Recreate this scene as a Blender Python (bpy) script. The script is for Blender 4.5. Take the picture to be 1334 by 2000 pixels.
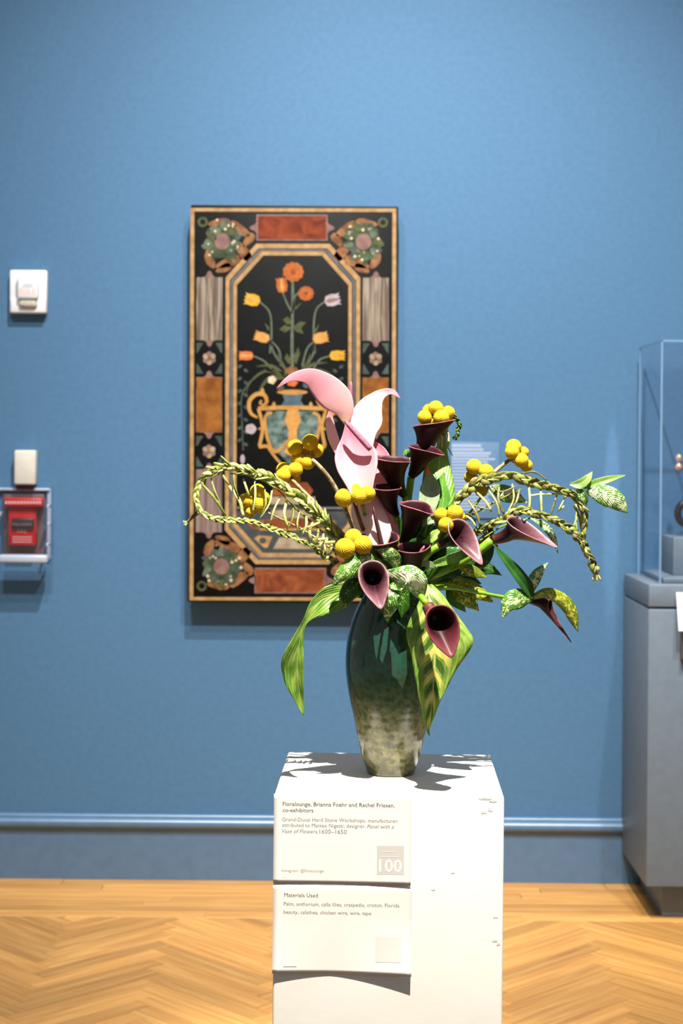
import bpy, bmesh, math, random
import numpy as np
from mathutils import Vector, Matrix

for o in list(bpy.data.objects):
    bpy.data.objects.remove(o)
random.seed(7)
SC = bpy.context.scene
COL = SC.collection
PI = math.pi

# ------------------------------------------------------------------ camera
FPX, EYE, CX, CY, ROLL = 3300.0, 1.326, 667.0, 870.0, math.radians(0.5)
WALL_Y = 5.15
YV = 2.51                                   # distance of the vase axis
cam = bpy.data.cameras.new('camera')
cam.sensor_fit = 'VERTICAL'
cam.sensor_height = 36.0
cam.sensor_width = 24.0
cam.lens = 36.0 * FPX / 2000.0
cam.shift_y = -(1000.0 - CY) / 2000.0
cam.clip_start = 0.05
cam.dof.use_dof = True
cam.dof.focus_distance = 2.44
cam.dof.aperture_fstop = 8.0
camo = bpy.data.objects.new('camera', cam)
COL.objects.link(camo)
camo.matrix_world = Matrix.Translation((0, 0, EYE)) @ Matrix.Rotation(PI / 2, 4, 'X') @ Matrix.Rotation(ROLL, 4, 'Z')
SC.camera = camo

# ------------------------------------------------------------------ light
SC.view_settings.view_transform = 'Standard'
SC.view_settings.look = 'None'
SC.view_settings.gamma = 1.0
SC.view_settings.use_curve_mapping = False
SC.view_settings.exposure = 0.0
world = bpy.data.worlds.new('gallery_ambient')
SC.world = world
world.use_nodes = True
world.node_tree.nodes['Background'].inputs[0].default_value = (0.93, 0.96, 1.0, 1)
world.node_tree.nodes['Background'].inputs[1].default_value = 0.27


def spot(name, loc, target, watts, size, blend=0.5, radius=0.03, color=(1, 0.95, 0.88)):
    l = bpy.data.lights.new(name, 'SPOT')
    l.energy = watts
    l.spot_size = math.radians(size)
    l.spot_blend = blend
    l.shadow_soft_size = radius
    l.color = color
    o = bpy.data.objects.new(name, l)
    COL.objects.link(o)
    o.location = loc
    o.rotation_euler = (Vector(target) - Vector(loc)).to_track_quat('-Z', 'Y').to_euler()
    return o


spot('key_spotlight', (0.22, 1.36, 3.85), (0.09, 2.50, 1.20), 1560, 25, 0.6, 0.014, (1.0, 0.955, 0.87))
spot('wall_spotlight', (0.0, 3.0, 4.3), (0.05, 5.15, 0.95), 750, 70, 1.0, 0.03, (1.0, 0.96, 0.90))
spot('wall_spotlight', (0.75, 1.9, 4.3), (0.65, 5.15, 1.2), 600, 52, 1.0, 0.05, (1.0, 0.96, 0.90))
spot('wall_spotlight', (-0.9, 1.9, 4.3), (-0.6, 5.15, 1.5), 270, 52, 1.0, 0.05, (1.0, 0.96, 0.90))
spot('floor_fill_spot', (-0.6, 2.6, 4.2), (-0.45, 4.45, 0.0), 330, 44, 1.0, 0.05, (1.0, 0.94, 0.84))  # fill lamp added to brighten the floor, standing in for bounced light
spot('floor_fill_spot', (1.2, 2.6, 4.2), (0.95, 4.4, 0.0), 420, 44, 1.0, 0.05, (1.0, 0.94, 0.84))  # second added floor fill, right side
spot('caustic_streak_spot', (0.835, 4.90, 4.0), (0.825, 5.15, 1.12), 1500, 1.25, 0.7, 0.004, (1.0, 0.98, 0.95))  # added lamp: draws the wall streak that the hood edge would refract


# ------------------------------------------------------------------ helpers
def W(px, py, Y):
    """point at distance Y seen at a pixel of the 1334 x 2000 frame"""
    dx, dy = px - CX, py - CY
    c, s = math.cos(ROLL), math.sin(ROLL)
    ux, uy = dx * c + dy * s, -dx * s + dy * c
    return Vector((ux * Y / FPX, Y, EYE - uy * Y / FPX))


def V3(p):
    """(px, py, depth offset from the vase axis) -> point"""
    return W(p[0], p[1], YV + (p[2] if len(p) > 2 else 0.0))


S1 = YV / FPX                               # metres per pixel at the vase
ORG = {}


def lin(c):
    r = []
    for v in c[:3]:
        v /= 255.0
        r.append(v / 12.92 if v <= 0.04045 else ((v + 0.055) / 1.055) ** 2.4)
    return (r[0], r[1], r[2], 1.0)


def tag(o, label, cat, group=None, kind=None):
    if label:
        o['label'] = label
    if cat:
        o['category'] = cat
    if group:
        o['group'] = group
    if kind:
        o['kind'] = kind
    return o


def thing(name, loc, label, cat, group=None, rotz=0.0):
    o = bpy.data.objects.new(name, None)
    o.empty_display_size = 0.02
    COL.objects.link(o)
    o.location = loc
    o.rotation_euler = (0, 0, rotz)
    ORG[o] = Vector(loc)
    return tag(o, label, cat, group)


def mk(name, verts, faces, mat, parent=None, smooth=True, uvs=None, solid=0.0, org=None, subsurf=0, local=False):
    """one mesh object; verts are world points (or local ones with local=True)"""
    if local:
        off = Vector((0, 0, 0))
    elif parent is not None:
        off = ORG[parent]
    else:
        off = Vector(org) if org is not None else Vector((0, 0, 0))
    me = bpy.data.meshes.new(name)
    me.from_pydata([(v[0] - off[0], v[1] - off[1], v[2] - off[2]) for v in verts], [], faces)
    if uvs is not None:
        ul = me.uv_layers.new(name='UVMap')
        for poly in me.polygons:
            for li in poly.loop_indices:
                ul.data[li].uv = uvs[me.loops[li].vertex_index]
    if smooth:
        for p in me.polygons:
            p.use_smooth = True
    me.materials.append(mat)
    me.update()
    o = bpy.data.objects.new(name, me)
    COL.objects.link(o)
    if parent is not None:
        o.parent = parent
        ORG[o] = ORG[parent]
    else:
        o.location = off
        ORG[o] = off
    if solid:
        m = o.modifiers.new('thickness', 'SOLIDIFY')
        m.thickness = solid
        m.offset = 0
    if subsurf:
        m = o.modifiers.new('smooth', 'SUBSURF')
        m.levels = m.render_levels = subsurf
    return o


def box_data(lo, hi):
    x0, y0, z0 = lo
    x1, y1, z1 = hi
    v = [(x0, y0, z0), (x1, y0, z0), (x1, y1, z0), (x0, y1, z0), (x0, y0, z1), (x1, y0, z1), (x1, y1, z1), (x0, y1, z1)]
    f = [(0, 3, 2, 1), (4, 5, 6, 7), (0, 1, 5, 4), (1, 2, 6, 5), (2, 3, 7, 6), (3, 0, 4, 7)]
    return v, f


def box(name, lo, hi, mat, parent=None, bevel=0.0, org=None, local=False, seg=2):
    v, f = box_data(lo, hi)
    o = mk(name, v, f, mat, parent, smooth=False, org=org, local=local)
    if bevel:
        m = o.modifiers.new('bevel', 'BEVEL')
        m.width = bevel
        m.segments = seg
        m.limit_method = 'ANGLE'
        for p in o.data.polygons:
            p.use_smooth = True
        m.harden_normals = False
        o.data.shade_smooth() if False else None
    return o


def cr(pts, n):
    """Catmull-Rom through pts, n samples"""
    P = [np.array(p, float) for p in pts]
    if len(P) == 2:
        return np.array([P[0] + (P[1] - P[0]) * i / (n - 1) for i in range(n)])
    P = [2 * P[0] - P[1]] + P + [2 * P[-1] - P[-2]]
    segs = len(P) - 3
    L = [np.linalg.norm(P[i + 2] - P[i + 1]) + 1e-9 for i in range(segs)]
    cum = np.concatenate([[0], np.cumsum(L)])
    out = []
    for i in range(n):
        d = cum[-1] * i / (n - 1)
        k = min(segs - 1, max(0, int(np.searchsorted(cum, d, 'right') - 1)))
        t = (d - cum[k]) / L[k]
        a, b, c, e = P[k], P[k + 1], P[k + 2], P[k + 3]
        out.append(0.5 * (2 * b + (c - a) * t + (2 * a - 5 * b + 4 * c - e) * t * t + (3 * b - a - 3 * c + e) * t ** 3))
    return np.array(out)


def nrm(v):
    return v / (np.linalg.norm(v) + 1e-12)


def frames(C):
    """tangents and parallel-transported normals along C"""
    n = len(C)
    T = np.array([nrm(C[min(i + 1, n - 1)] - C[max(i - 1, 0)]) for i in range(n)])
    a = np.array([0, -1.0, 0.2])
    N = [nrm(a - T[0] * a.dot(T[0]))]
    for i in range(1, n):
        v = N[-1] - T[i] * N[-1].dot(T[i])
        N.append(nrm(v))
    N = np.array(N)
    return T, N, np.cross(T, N)


def tube_data(C, r, sides=8, flat=1.0, N=None, B=None, cap=True):
    C = np.array(C, float)
    n = len(C)
    if N is None:
        T, N, B = frames(C)
    r = np.array(r, float) if np.ndim(r) else np.full(n, float(r))
    v, f = [], []
    for i in range(n):
        for k in range(sides):
            a = 2 * PI * k / sides
            v.append(C[i] + B[i] * math.cos(a) * r[i] + N[i] * math.sin(a) * r[i] * flat)
    for i in range(n - 1):
        for k in range(sides):
            k2 = (k + 1) % sides
            f.append((i * sides + k, i * sides + k2, (i + 1) * sides + k2, (i + 1) * sides + k))
    if cap:
        f.append(tuple(range(sides - 1, -1, -1)))
        f.append(tuple((n - 1) * sides + k for k in range(sides)))
    return v, f


def tube(name, pts, r, mat, parent=None, n=20, sides=8, flat=1.0, org=None, px=True):
    C = cr([V3(p) for p in pts] if px else pts, n)
    rr = np.interp(np.linspace(0, 1, n), np.linspace(0, 1, len(r)), r) if np.ndim(r) else r
    v, f = tube_data(C, np.array(rr) * (S1 if px else 1.0), sides, flat)
    return mk(name, v, f, mat, parent, org=org)


# ------------------------------------------------------------------ materials
def newmat(name):
    m = bpy.data.materials.new(name)
    m.use_nodes = True
    nt = m.node_tree
    return m, nt, nt.nodes['Principled BSDF']


def setin(b, k, v):
    if k in b.inputs:
        b.inputs[k].default_value = v


def mat(name, c, rough=0.5, c2=None, scale=8.0, stretch=(1, 1, 1), bump=0.0, bscale=None, metal=0.0, coat=0.0,
        contrast=(0.35, 0.65), spec=0.5, coord='Object', detail=5.0, transl=0.0, dist=0.0):
    m, nt, b = newmat(name)
    N, L = nt.nodes, nt.links
    setin(b, 'Base Color', lin(c))
    setin(b, 'Roughness', rough)
    setin(b, 'Metallic', metal)
    setin(b, 'Coat Weight', coat)
    setin(b, 'Coat Roughness', 0.08)
    setin(b, 'Specular IOR Level', spec)
    tc = N.new('ShaderNodeTexCoord')
    mp = N.new('ShaderNodeMapping')
    mp.inputs['Scale'].default_value = stretch
    L.new(tc.outputs[coord], mp.inputs['Vector'])
    if c2 is not None:
        nz = N.new('ShaderNodeTexNoise')
        nz.inputs['Scale'].default_value = scale
        nz.inputs['Detail'].default_value = detail
        nz.inputs['Distortion'].default_value = dist
        L.new(mp.outputs[0], nz.inputs['Vector'])
        rp = N.new('ShaderNodeValToRGB')
        rp.color_ramp.elements[0].position = contrast[0]
        rp.color_ramp.elements[1].position = contrast[1]
        rp.color_ramp.elements[0].color = lin(c)
        rp.color_ramp.elements[1].color = lin(c2)
        L.new(nz.outputs['Fac'], rp.inputs['Fac'])
        L.new(rp.outputs['Color'], b.inputs['Base Color'])
    if bump:
        n2 = N.new('ShaderNodeTexNoise')
        n2.inputs['Scale'].default_value = bscale or scale
        n2.inputs['Detail'].default_value = 4
        L.new(mp.outputs[0], n2.inputs['Vector'])
        bp = N.new('ShaderNodeBump')
        bp.inputs['Strength'].default_value = bump
        bp.inputs['Distance'].default_value = 0.002
        L.new(n2.outputs['Fac'], bp.inputs['Height'])
        L.new(bp.outputs[0], b.inputs['Normal'])
    if transl:
        add_translucent(nt, b, transl)
    return m


def add_translucent(nt, b, fac):
    N, L = nt.nodes, nt.links
    out = [n for n in N if n.type == 'OUTPUT_MATERIAL'][0]
    tr = N.new('ShaderNodeBsdfTranslucent')
    src = b.inputs['Base Color']
    if src.links:
        L.new(src.links[0].from_socket, tr.inputs['Color'])
    else:
        tr.inputs['Color'].default_value = src.default_value
    mx = N.new('ShaderNodeMixShader')
    mx.inputs[0].default_value = fac
    L.new(b.outputs[0], mx.inputs[1])
    L.new(tr.outputs[0], mx.inputs[2])
    L.new(mx.outputs[0], out.inputs['Surface'])


def math_node(nt, op, a, b=None):
    n = nt.nodes.new('ShaderNodeMath')
    n.operation = op
    for i, v in enumerate((a, b)):
        if v is None:
            continue
        if hasattr(v, 'is_output'):
            nt.links.new(v, n.inputs[i])
        else:
            n.inputs[i].default_value = v
    return n.outputs[0]


def mixc(nt, fac, a, b):
    n = nt.nodes.new('ShaderNodeMix')
    n.data_type = 'RGBA'
    if hasattr(fac, 'is_output'):
        nt.links.new(fac, n.inputs[0])
    else:
        n.inputs[0].default_value = fac
    for i, v in ((6, a), (7, b)):
        if hasattr(v, 'is_output'):
            nt.links.new(v, n.inputs[i])
        else:
            n.inputs[i].default_value = v
    return n.outputs[2]


def ramp(nt, fac, stops):
    r = nt.nodes.new('ShaderNodeValToRGB')
    e = r.color_ramp.elements
    while len(e) < len(stops):
        e.new(0.5)
    for i, (p, c) in enumerate(stops):
        e[i].position = p
        e[i].color = c if len(c) == 4 and max(c) <= 1.0 else lin(c)
    nt.links.new(fac, r.inputs['Fac'])
    return r.outputs['Color']


def leaf_mat(name, base, light, vein, spots=0.0, spotc=(235, 235, 150), sscale=400, chevron=0.0, chev=(240, 225, 120),
             dark=(40, 80, 20), transl=0.3, rough=0.32):
    """uv.x runs across the blade (0.5 = midrib), uv.y along it"""
    m, nt, b = newmat(name)
    N, L = nt.nodes, nt.links
    tc = N.new('ShaderNodeTexCoord')
    sx = N.new('ShaderNodeSeparateXYZ')
    L.new(tc.outputs['UV'], sx.inputs[0])
    u = math_node(nt, 'ABSOLUTE', math_node(nt, 'SUBTRACT', sx.outputs[0], 0.5))
    nz = N.new('ShaderNodeTexNoise')
    nz.inputs['Scale'].default_value = 45
    nz.inputs['Detail'].default_value = 4
    L.new(tc.outputs['Object'], nz.inputs['Vector'])
    c = mixc(nt, ramp(nt, nz.outputs['Fac'], [(0.36, (0, 0, 0, 1)), (0.66, (1, 1, 1, 1))]), lin(base), lin(light))
    # side veins slanting away from the midrib
    ph = math_node(nt, 'SUBTRACT', math_node(nt, 'MULTIPLY', sx.outputs[1], 62.0), math_node(nt, 'MULTIPLY', u, 60.0))
    vs = math_node(nt, 'SINE', ph)
    vm = ramp(nt, vs, [(0.82, (0, 0, 0, 1)), (1.0, (1, 1, 1, 1))])
    c = mixc(nt, math_node(nt, 'MULTIPLY', vm, 0.35), c, lin(vein))
    if chevron:
        p2 = math_node(nt, 'SUBTRACT', math_node(nt, 'MULTIPLY', sx.outputs[1], 44.0), math_node(nt, 'MULTIPLY', u, 14.0))
        n3 = N.new('ShaderNodeTexNoise')
        n3.inputs['Scale'].default_value = 60
        L.new(tc.outputs['Object'], n3.inputs['Vector'])
        p2 = math_node(nt, 'ADD', p2, math_node(nt, 'MULTIPLY', n3.outputs['Fac'], 2.2))
        sn = math_node(nt, 'SINE', p2)
        near = ramp(nt, u, [(0.0, (1, 1, 1, 1)), (0.20, (1, 1, 1, 1)), (0.36, (0, 0, 0, 1))])
        yel = ramp(nt, sn, [(0.50, (0, 0, 0, 1)), (0.62, (1, 1, 1, 1))])
        drk = ramp(nt, math_node(nt, 'MULTIPLY', sn, -1.0), [(0.45, (0, 0, 0, 1)), (0.6, (1, 1, 1, 1))])
        c = mixc(nt, math_node(nt, 'MULTIPLY', math_node(nt, 'MULTIPLY', near, yel), chevron), c, lin(chev))
        c = mixc(nt, math_node(nt, 'MULTIPLY', math_node(nt, 'MULTIPLY', near, drk), chevron * 0.8), c, lin(dark))
    if spots:
        vo = N.new('ShaderNodeTexVoronoi')
        vo.inputs['Scale'].default_value = sscale
        L.new(tc.outputs['Object'], vo.inputs['Vector'])
        n2 = N.new('ShaderNodeTexNoise')
        n2.inputs['Scale'].default_value = sscale * 0.35
        n2.inputs['Detail'].default_value = 6
        L.new(tc.outputs['Object'], n2.inputs['Vector'])
        thr = math_node(nt, 'ADD', math_node(nt, 'MULTIPLY', vo.outputs['Distance'], 0.5), n2.outputs['Fac'])
        cen = math_node(nt, 'MULTIPLY', u, 0.35)
        thr = math_node(nt, 'ADD', thr, cen)
        sm = ramp(nt, thr, [(0.56 + 0.24 * spots, (1, 1, 1, 1)), (0.60 + 0.24 * spots, (0, 0, 0, 1))])
        c = mixc(nt, sm, c, lin(spotc))
    mid = ramp(nt, u, [(0.012, (1, 1, 1, 1)), (0.03, (0, 0, 0, 1))])
    c = mixc(nt, math_node(nt, 'MULTIPLY', mid, 0.7), c, lin(vein))
    L.new(c, b.inputs['Base Color'])
    setin(b, 'Roughness', rough)
    setin(b, 'Coat Weight', 0.15)
    bp = N.new('ShaderNodeBump')
    bp.inputs['Strength'].default_value = 0.35
    bp.inputs['Distance'].default_value = 0.001
    L.new(vs, bp.inputs['Height'])
    L.new(bp.outputs[0], b.inputs['Normal'])
    add_translucent(nt, b, transl)
    return m


def uv_mat(name, stops, rough=0.4, axis=1, transl=0.0, vein=None, sheen=0.0, spec=0.28):
    """colour along a petal from its base (uv.y = 0) to its edge"""
    m, nt, b = newmat(name)
    tc = nt.nodes.new('ShaderNodeTexCoord')
    sx = nt.nodes.new('ShaderNodeSeparateXYZ')
    nt.links.new(tc.outputs['UV'], sx.inputs[0])
    nz = nt.nodes.new('ShaderNodeTexNoise')
    nz.inputs['Scale'].default_value = 60
    nt.links.new(tc.outputs['Object'], nz.inputs['Vector'])
    f = math_node(nt, 'ADD', sx.outputs[axis], math_node(nt, 'MULTIPLY', math_node(nt, 'SUBTRACT', nz.outputs['Fac'], 0.5), 0.16))
    c = ramp(nt, f, stops)
    if vein:
        s = math_node(nt, 'SINE', math_node(nt, 'MULTIPLY', sx.outputs[0], 90.0))
        vm = ramp(nt, s, [(0.6, (0, 0, 0, 1)), (1.0, (1, 1, 1, 1))])
        c = mixc(nt, math_node(nt, 'MULTIPLY', vm, 0.25), c, lin(vein))
    nt.links.new(c, b.inputs['Base Color'])
    setin(b, 'Roughness', rough)
    setin(b, 'Sheen Weight', sheen)
    setin(b, 'Specular IOR Level', spec)
    if transl:
        add_translucent(nt, b, transl)
    return m


def acrylic(name, tint=(235, 244, 255), fac=0.08, rough=0.02):
    m, nt, b = newmat(name)
    N, L = nt.nodes, nt.links
    out = [n for n in N if n.type == 'OUTPUT_MATERIAL'][0]
    N.remove(b)
    tr = N.new('ShaderNodeBsdfTransparent')
    tr.inputs[0].default_value = lin(tint)
    gl = N.new('ShaderNodeBsdfGlossy')
    gl.inputs['Roughness'].default_value = rough
    mx = N.new('ShaderNodeMixShader')
    mx.inputs[0].default_value = fac
    L.new(tr.outputs[0], mx.inputs[1])
    L.new(gl.outputs[0], mx.inputs[2])
    L.new(mx.outputs[0], out.inputs['Surface'])
    return m


M = {}
M['wall'] = mat('blue_wall_paint', (74, 113, 148), 0.62, (70, 108, 143), 60, bump=0.25, bscale=700, spec=0.25)
M['base'] = mat('blue_trim_paint', (76, 112, 146), 0.34, (72, 105, 138), 30, bump=0.03, bscale=200, spec=0.9)
M['white_paint'] = mat('white_plinth_paint', (234, 229, 219), 0.55, (230, 225, 214), 12, bump=0.07, bscale=90, spec=0.3)
M['chip'] = mat('plinth_paint_chip', (222, 216, 206), 0.7, (238, 233, 225), 400, bump=0.6, bscale=600)
M['paper'] = mat('cream_paper', (243, 237, 227), 0.7, (240, 234, 224), 20, spec=0.2)
M['ink'] = mat('dark_ink', (62, 56, 56), 0.8)
M['ink2'] = mat('grey_ink', (112, 106, 103), 0.8)
M['ink3'] = mat('pale_grey_ink', (146, 140, 135), 0.8)
M['logo'] = mat('pale_grey_print', (206, 200, 192), 0.8)
M['logo2'] = mat('faint_grey_print', (226, 220, 210), 0.8)
M['logow'] = mat('white_print', (240, 234, 226), 0.8)
M['case'] = mat('grey_blue_case_paint', (104, 118, 132), 0.5, (100, 113, 127), 40, bump=0.08, bscale=300, spec=0.35)
M['acrylic'] = acrylic('clear_acrylic', (252, 253, 254), 0.03)
M['acrylic_edge'] = mat('acrylic_edge', (112, 144, 176), 0.2)
M['acrylic2'] = acrylic('clear_cover', (250, 251, 253), 0.05, 0.06)
M['frost'] = mat('frosted_clear_rim', (168, 178, 198), 0.25)
M['red'] = mat('red_plastic', (196, 32, 30), 0.35, (180, 26, 26), 40)
M['backplate'] = mat('brown_grey_backplate', (104, 92, 96), 0.4)
M['darkred'] = mat('dark_handle', (52, 30, 36), 0.4)
M['device_white'] = mat('white_plastic', (226, 228, 232), 0.4, (220, 222, 227), 30)
M['cream_plastic'] = mat('cream_plastic', (205, 202, 192), 0.45, (198, 195, 185), 30)
M['lens'] = mat('clear_strobe_lens', (176, 172, 156), 0.12, (205, 202, 188), 120, coat=0.5)
M['devtext'] = mat('faded_red_print', (224, 186, 184), 0.6)
M['devgrey'] = mat('grey_print', (150, 155, 165), 0.6)
M['labeltext'] = mat('white_label_text', (150, 168, 196), 0.6)
M['bronze'] = mat('dark_bronze', (46, 46, 54), 0.35, (70, 66, 70), 40, metal=0.6)
M['gilt'] = mat('rosy_gilt', (212, 160, 130), 0.25, (240, 214, 200), 60, metal=0.5)
M['steel'] = mat('brushed_metal_bracket', (120, 116, 106), 0.4, metal=0.7)


def wood_mat(name, c1, c2, c3):
    m, nt, b = newmat(name)
    N, L = nt.nodes, nt.links
    tc = N.new('ShaderNodeTexCoord')
    oi = N.new('ShaderNodeObjectInfo')
    mp = N.new('ShaderNodeMapping')
    mp.inputs['Scale'].default_value = (3.0, 60.0, 10.0)
    L.new(tc.outputs['Object'], mp.inputs['Vector'])
    av = N.new('ShaderNodeVectorMath')
    av.operation = 'ADD'
    sc = N.new('ShaderNodeVectorMath')
    sc.operation = 'SCALE'
    L.new(oi.outputs['Location'], sc.inputs[0])
    sc.inputs['Scale'].default_value = 37.0
    L.new(mp.outputs[0], av.inputs[0])
    L.new(sc.outputs[0], av.inputs[1])
    nz = N.new('ShaderNodeTexNoise')
    nz.inputs['Scale'].default_value = 1.0
    nz.inputs['Detail'].default_value = 6
    nz.inputs['Distortion'].default_value = 0.6
    L.new(av.outputs[0], nz.inputs['Vector'])
    c = ramp(nt, nz.outputs['Fac'], [(0.3, c1), (0.55, c2), (0.72, c3)])
    rnd = math_node(nt, 'ADD', 0.80, math_node(nt, 'MULTIPLY', oi.outputs['Random'], 0.38))
    hs = N.new('ShaderNodeHueSaturation')
    L.new(c, hs.inputs['Color'])
    L.new(rnd, hs.inputs['Value'])
    L.new(hs.outputs[0], b.inputs['Base Color'])
    setin(b, 'Roughness', 0.42)
    setin(b, 'Specular IOR Level', 0.35)
    return m


M['wood'] = wood_mat('oak_parquet', (174, 122, 60), (196, 145, 78), (208, 162, 94))
M['subfloor'] = mat('floor_underlay', (120, 82, 42), 0.7, (140, 98, 54), 6)

# botanical materials
M['calla'] = uv_mat('burgundy_calla', [(0.0, (80, 84, 28)), (0.08, (50, 28, 18)), (0.2, (28, 7, 11)), (0.76, (38, 8, 15)), (0.93, (66, 22, 32)), (1.0, (172, 106, 114))], 0.48, transl=0.08, vein=(24, 5, 10))
M['calla_light'] = uv_mat('mauve_calla', [(0.0, (84, 66, 28)), (0.10, (58, 26, 26)), (0.45, (22, 5, 9)), (0.64, (42, 13, 20)), (0.80, (94, 54, 62)), (0.92, (132, 94, 99)), (1.0, (192, 142, 148))], 0.34, transl=0.10, vein=(104, 50, 66))
M['calla_wine'] = uv_mat('wine_calla', [(0.0, (100, 60, 40)), (0.12, (96, 40, 46)), (0.40, (30, 4, 10)), (0.68, (48, 10, 18)), (0.84, (92, 36, 44)), (1.0, (118, 58, 64))], 0.45, transl=0.10, vein=(80, 30, 40))
M['spadix'] = mat('mauve_spadix', (170, 98, 118), 0.6, (140, 76, 98), 300, bump=0.5, bscale=900)
M['spadix_dark'] = mat('dark_spadix', (92, 46, 54), 0.6, (66, 34, 38), 300, bump=0.5, bscale=900)
M['pink'] = uv_mat('pink_anthurium', [(0.0, (248, 232, 190)), (0.12, (246, 200, 196)), (0.45, (240, 176, 186)), (0.8, (236, 158, 174)), (1.0, (214, 96, 128))], 0.34, transl=0.42, vein=(226, 146, 164))
M['palepink'] = uv_mat('pale_pink_anthurium', [(0.0, (250, 226, 206)), (0.2, (250, 222, 220)), (0.6, (250, 220, 222)), (0.85, (244, 186, 196)), (1.0, (222, 120, 140))], 0.34, transl=0.40, vein=(240, 196, 204))
M['greenstem'] = mat('fresh_green_stem', (128, 168, 34), 0.4, (104, 146, 30), 60, transl=0.1)
M['brownstem'] = mat('pale_woody_stem', (176, 158, 116), 0.7, (110, 90, 58), 140, stretch=(1, 1, 1), bump=0.6, bscale=300)
M['darkstem'] = mat('dark_woody_stem', (86, 58, 34), 0.7, (64, 40, 24), 120, bump=0.5, bscale=300)
M['yellow'] = mat('yellow_craspedia', (255, 222, 36), 0.8, (246, 188, 10), 420, bump=0.7, bscale=900, transl=0.1, contrast=(0.3, 0.75))
M['palm'] = mat('olive_palm', (164, 168, 80), 0.45, (108, 120, 44), 70, stretch=(1, 1, 1), bump=0.2, bscale=400, transl=0.22)
M['palm_light'] = mat('pale_palm', (222, 222, 152), 0.45, (178, 190, 98), 80, transl=0.35)
M['palm_dark'] = mat('dark_palm', (132, 126, 66), 0.5, (84, 80, 40), 90, bump=0.3, bscale=400, transl=0.12)
M['leaf_speck'] = leaf_mat('speckled_leaf', (46, 112, 22), (96, 156, 40), (226, 236, 170), spots=0.75, spotc=(232, 238, 170))
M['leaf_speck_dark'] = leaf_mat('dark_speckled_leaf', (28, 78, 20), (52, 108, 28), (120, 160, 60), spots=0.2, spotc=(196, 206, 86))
M['leaf_speck_pale'] = leaf_mat('cream_speckled_leaf', (70, 136, 40), (120, 176, 60), (236, 240, 190), spots=1.05, spotc=(240, 242, 206))
M['leaf_yellow'] = leaf_mat('yellow_speckled_leaf', (88, 118, 16), (150, 160, 30), (214, 216, 90), spots=0.75, spotc=(236, 226, 96), transl=0.4)
M['leaf_chev'] = leaf_mat('yellow_patterned_leaf', (112, 160, 46), (180, 206, 104), (236, 226, 130), chevron=0.95, transl=0.35)
M['leaf_droop'] = leaf_mat('softly_patterned_leaf', (92, 146, 40), (150, 190, 78), (206, 220, 130), chevron=0.4, chev=(214, 212, 110), dark=(60, 100, 26), transl=0.4)
M['leaf_light'] = leaf_mat('light_green_leaf', (110, 166, 48), (170, 206, 96), (214, 230, 150), transl=0.4)
M['leaf_mid'] = leaf_mat('mid_green_leaf', (60, 122, 30), (96, 152, 48), (150, 190, 90))
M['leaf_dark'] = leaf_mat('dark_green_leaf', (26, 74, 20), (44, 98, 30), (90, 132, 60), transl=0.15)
M['leaf_grey'] = leaf_mat('grey_green_leaf', (138, 164, 122), (180, 198, 150), (200, 212, 170))
M['orange_tip'] = mat('orange_leaf_tip', (232, 120, 20), 0.4, (244, 150, 60), 200)


def vase_mat():
    m, nt, b = newmat('green_glaze')
    N, L = nt.nodes, nt.links
    tc = N.new('ShaderNodeTexCoord')
    sx = N.new('ShaderNodeSeparateXYZ')
    L.new(tc.outputs['Object'], sx.inputs[0])
    nz = N.new('ShaderNodeTexNoise')
    nz.inputs['Scale'].default_value = 26
    nz.inputs['Detail'].default_value = 7
    mp = N.new('ShaderNodeMapping')
    mp.inputs['Scale'].default_value = (1, 1, 1.6)
    L.new(tc.outputs['Object'], mp.inputs[0])
    L.new(mp.outputs[0], nz.inputs['Vector'])
    fine = N.new('ShaderNodeTexNoise')
    fine.inputs['Scale'].default_value = 130
    fine.inputs['Detail'].default_value = 6
    L.new(tc.outputs['Object'], fine.inputs['Vector'])
    wv = N.new('ShaderNodeTexWave')            # throwing rings
    wv.bands_direction = 'Z'
    wv.inputs['Scale'].default_value = 28
    wv.inputs['Distortion'].default_value = 6
    wv.inputs['Detail'].default_value = 4
    L.new(tc.outputs['Object'], wv.inputs['Vector'])
    h = math_node(nt, 'ADD', math_node(nt, 'MULTIPLY', sx.outputs[2], 3.7), math_node(nt, 'MULTIPLY', math_node(nt, 'SUBTRACT', nz.outputs['Fac'], 0.5), 0.26))
    c = ramp(nt, h, [(0.02, (84, 78, 48)), (0.14, (150, 142, 98)), (0.30, (132, 128, 90)), (0.42, (78, 92, 66)), (0.56, (50, 82, 62)), (0.70, (20, 74, 58)), (1.0, (8, 38, 30))])
    d = ramp(nt, fine.outputs['Fac'], [(0.40, (0, 0, 0, 1)), (0.62, (1, 1, 1, 1))])
    c = mixc(nt, math_node(nt, 'MULTIPLY', d, 0.68), c, lin((40, 52, 36)))
    c = mixc(nt, math_node(nt, 'MULTIPLY', wv.outputs['Fac'], 0.28), c, lin((44, 62, 48)))
    L.new(c, b.inputs['Base Color'])
    setin(b, 'Roughness', 0.18)
    setin(b, 'Coat Weight', 0.35)
    setin(b, 'Coat Roughness', 0.12)
    bp = N.new('ShaderNodeBump')
    bp.inputs['Strength'].default_value = 0.05
    bp.inputs['Distance'].default_value = 0.002
    L.new(wv.outputs['Fac'], bp.inputs['Height'])
    L.new(bp.outputs[0], b.inputs['Normal'])
    return m


M['vase'] = vase_mat()

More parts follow.
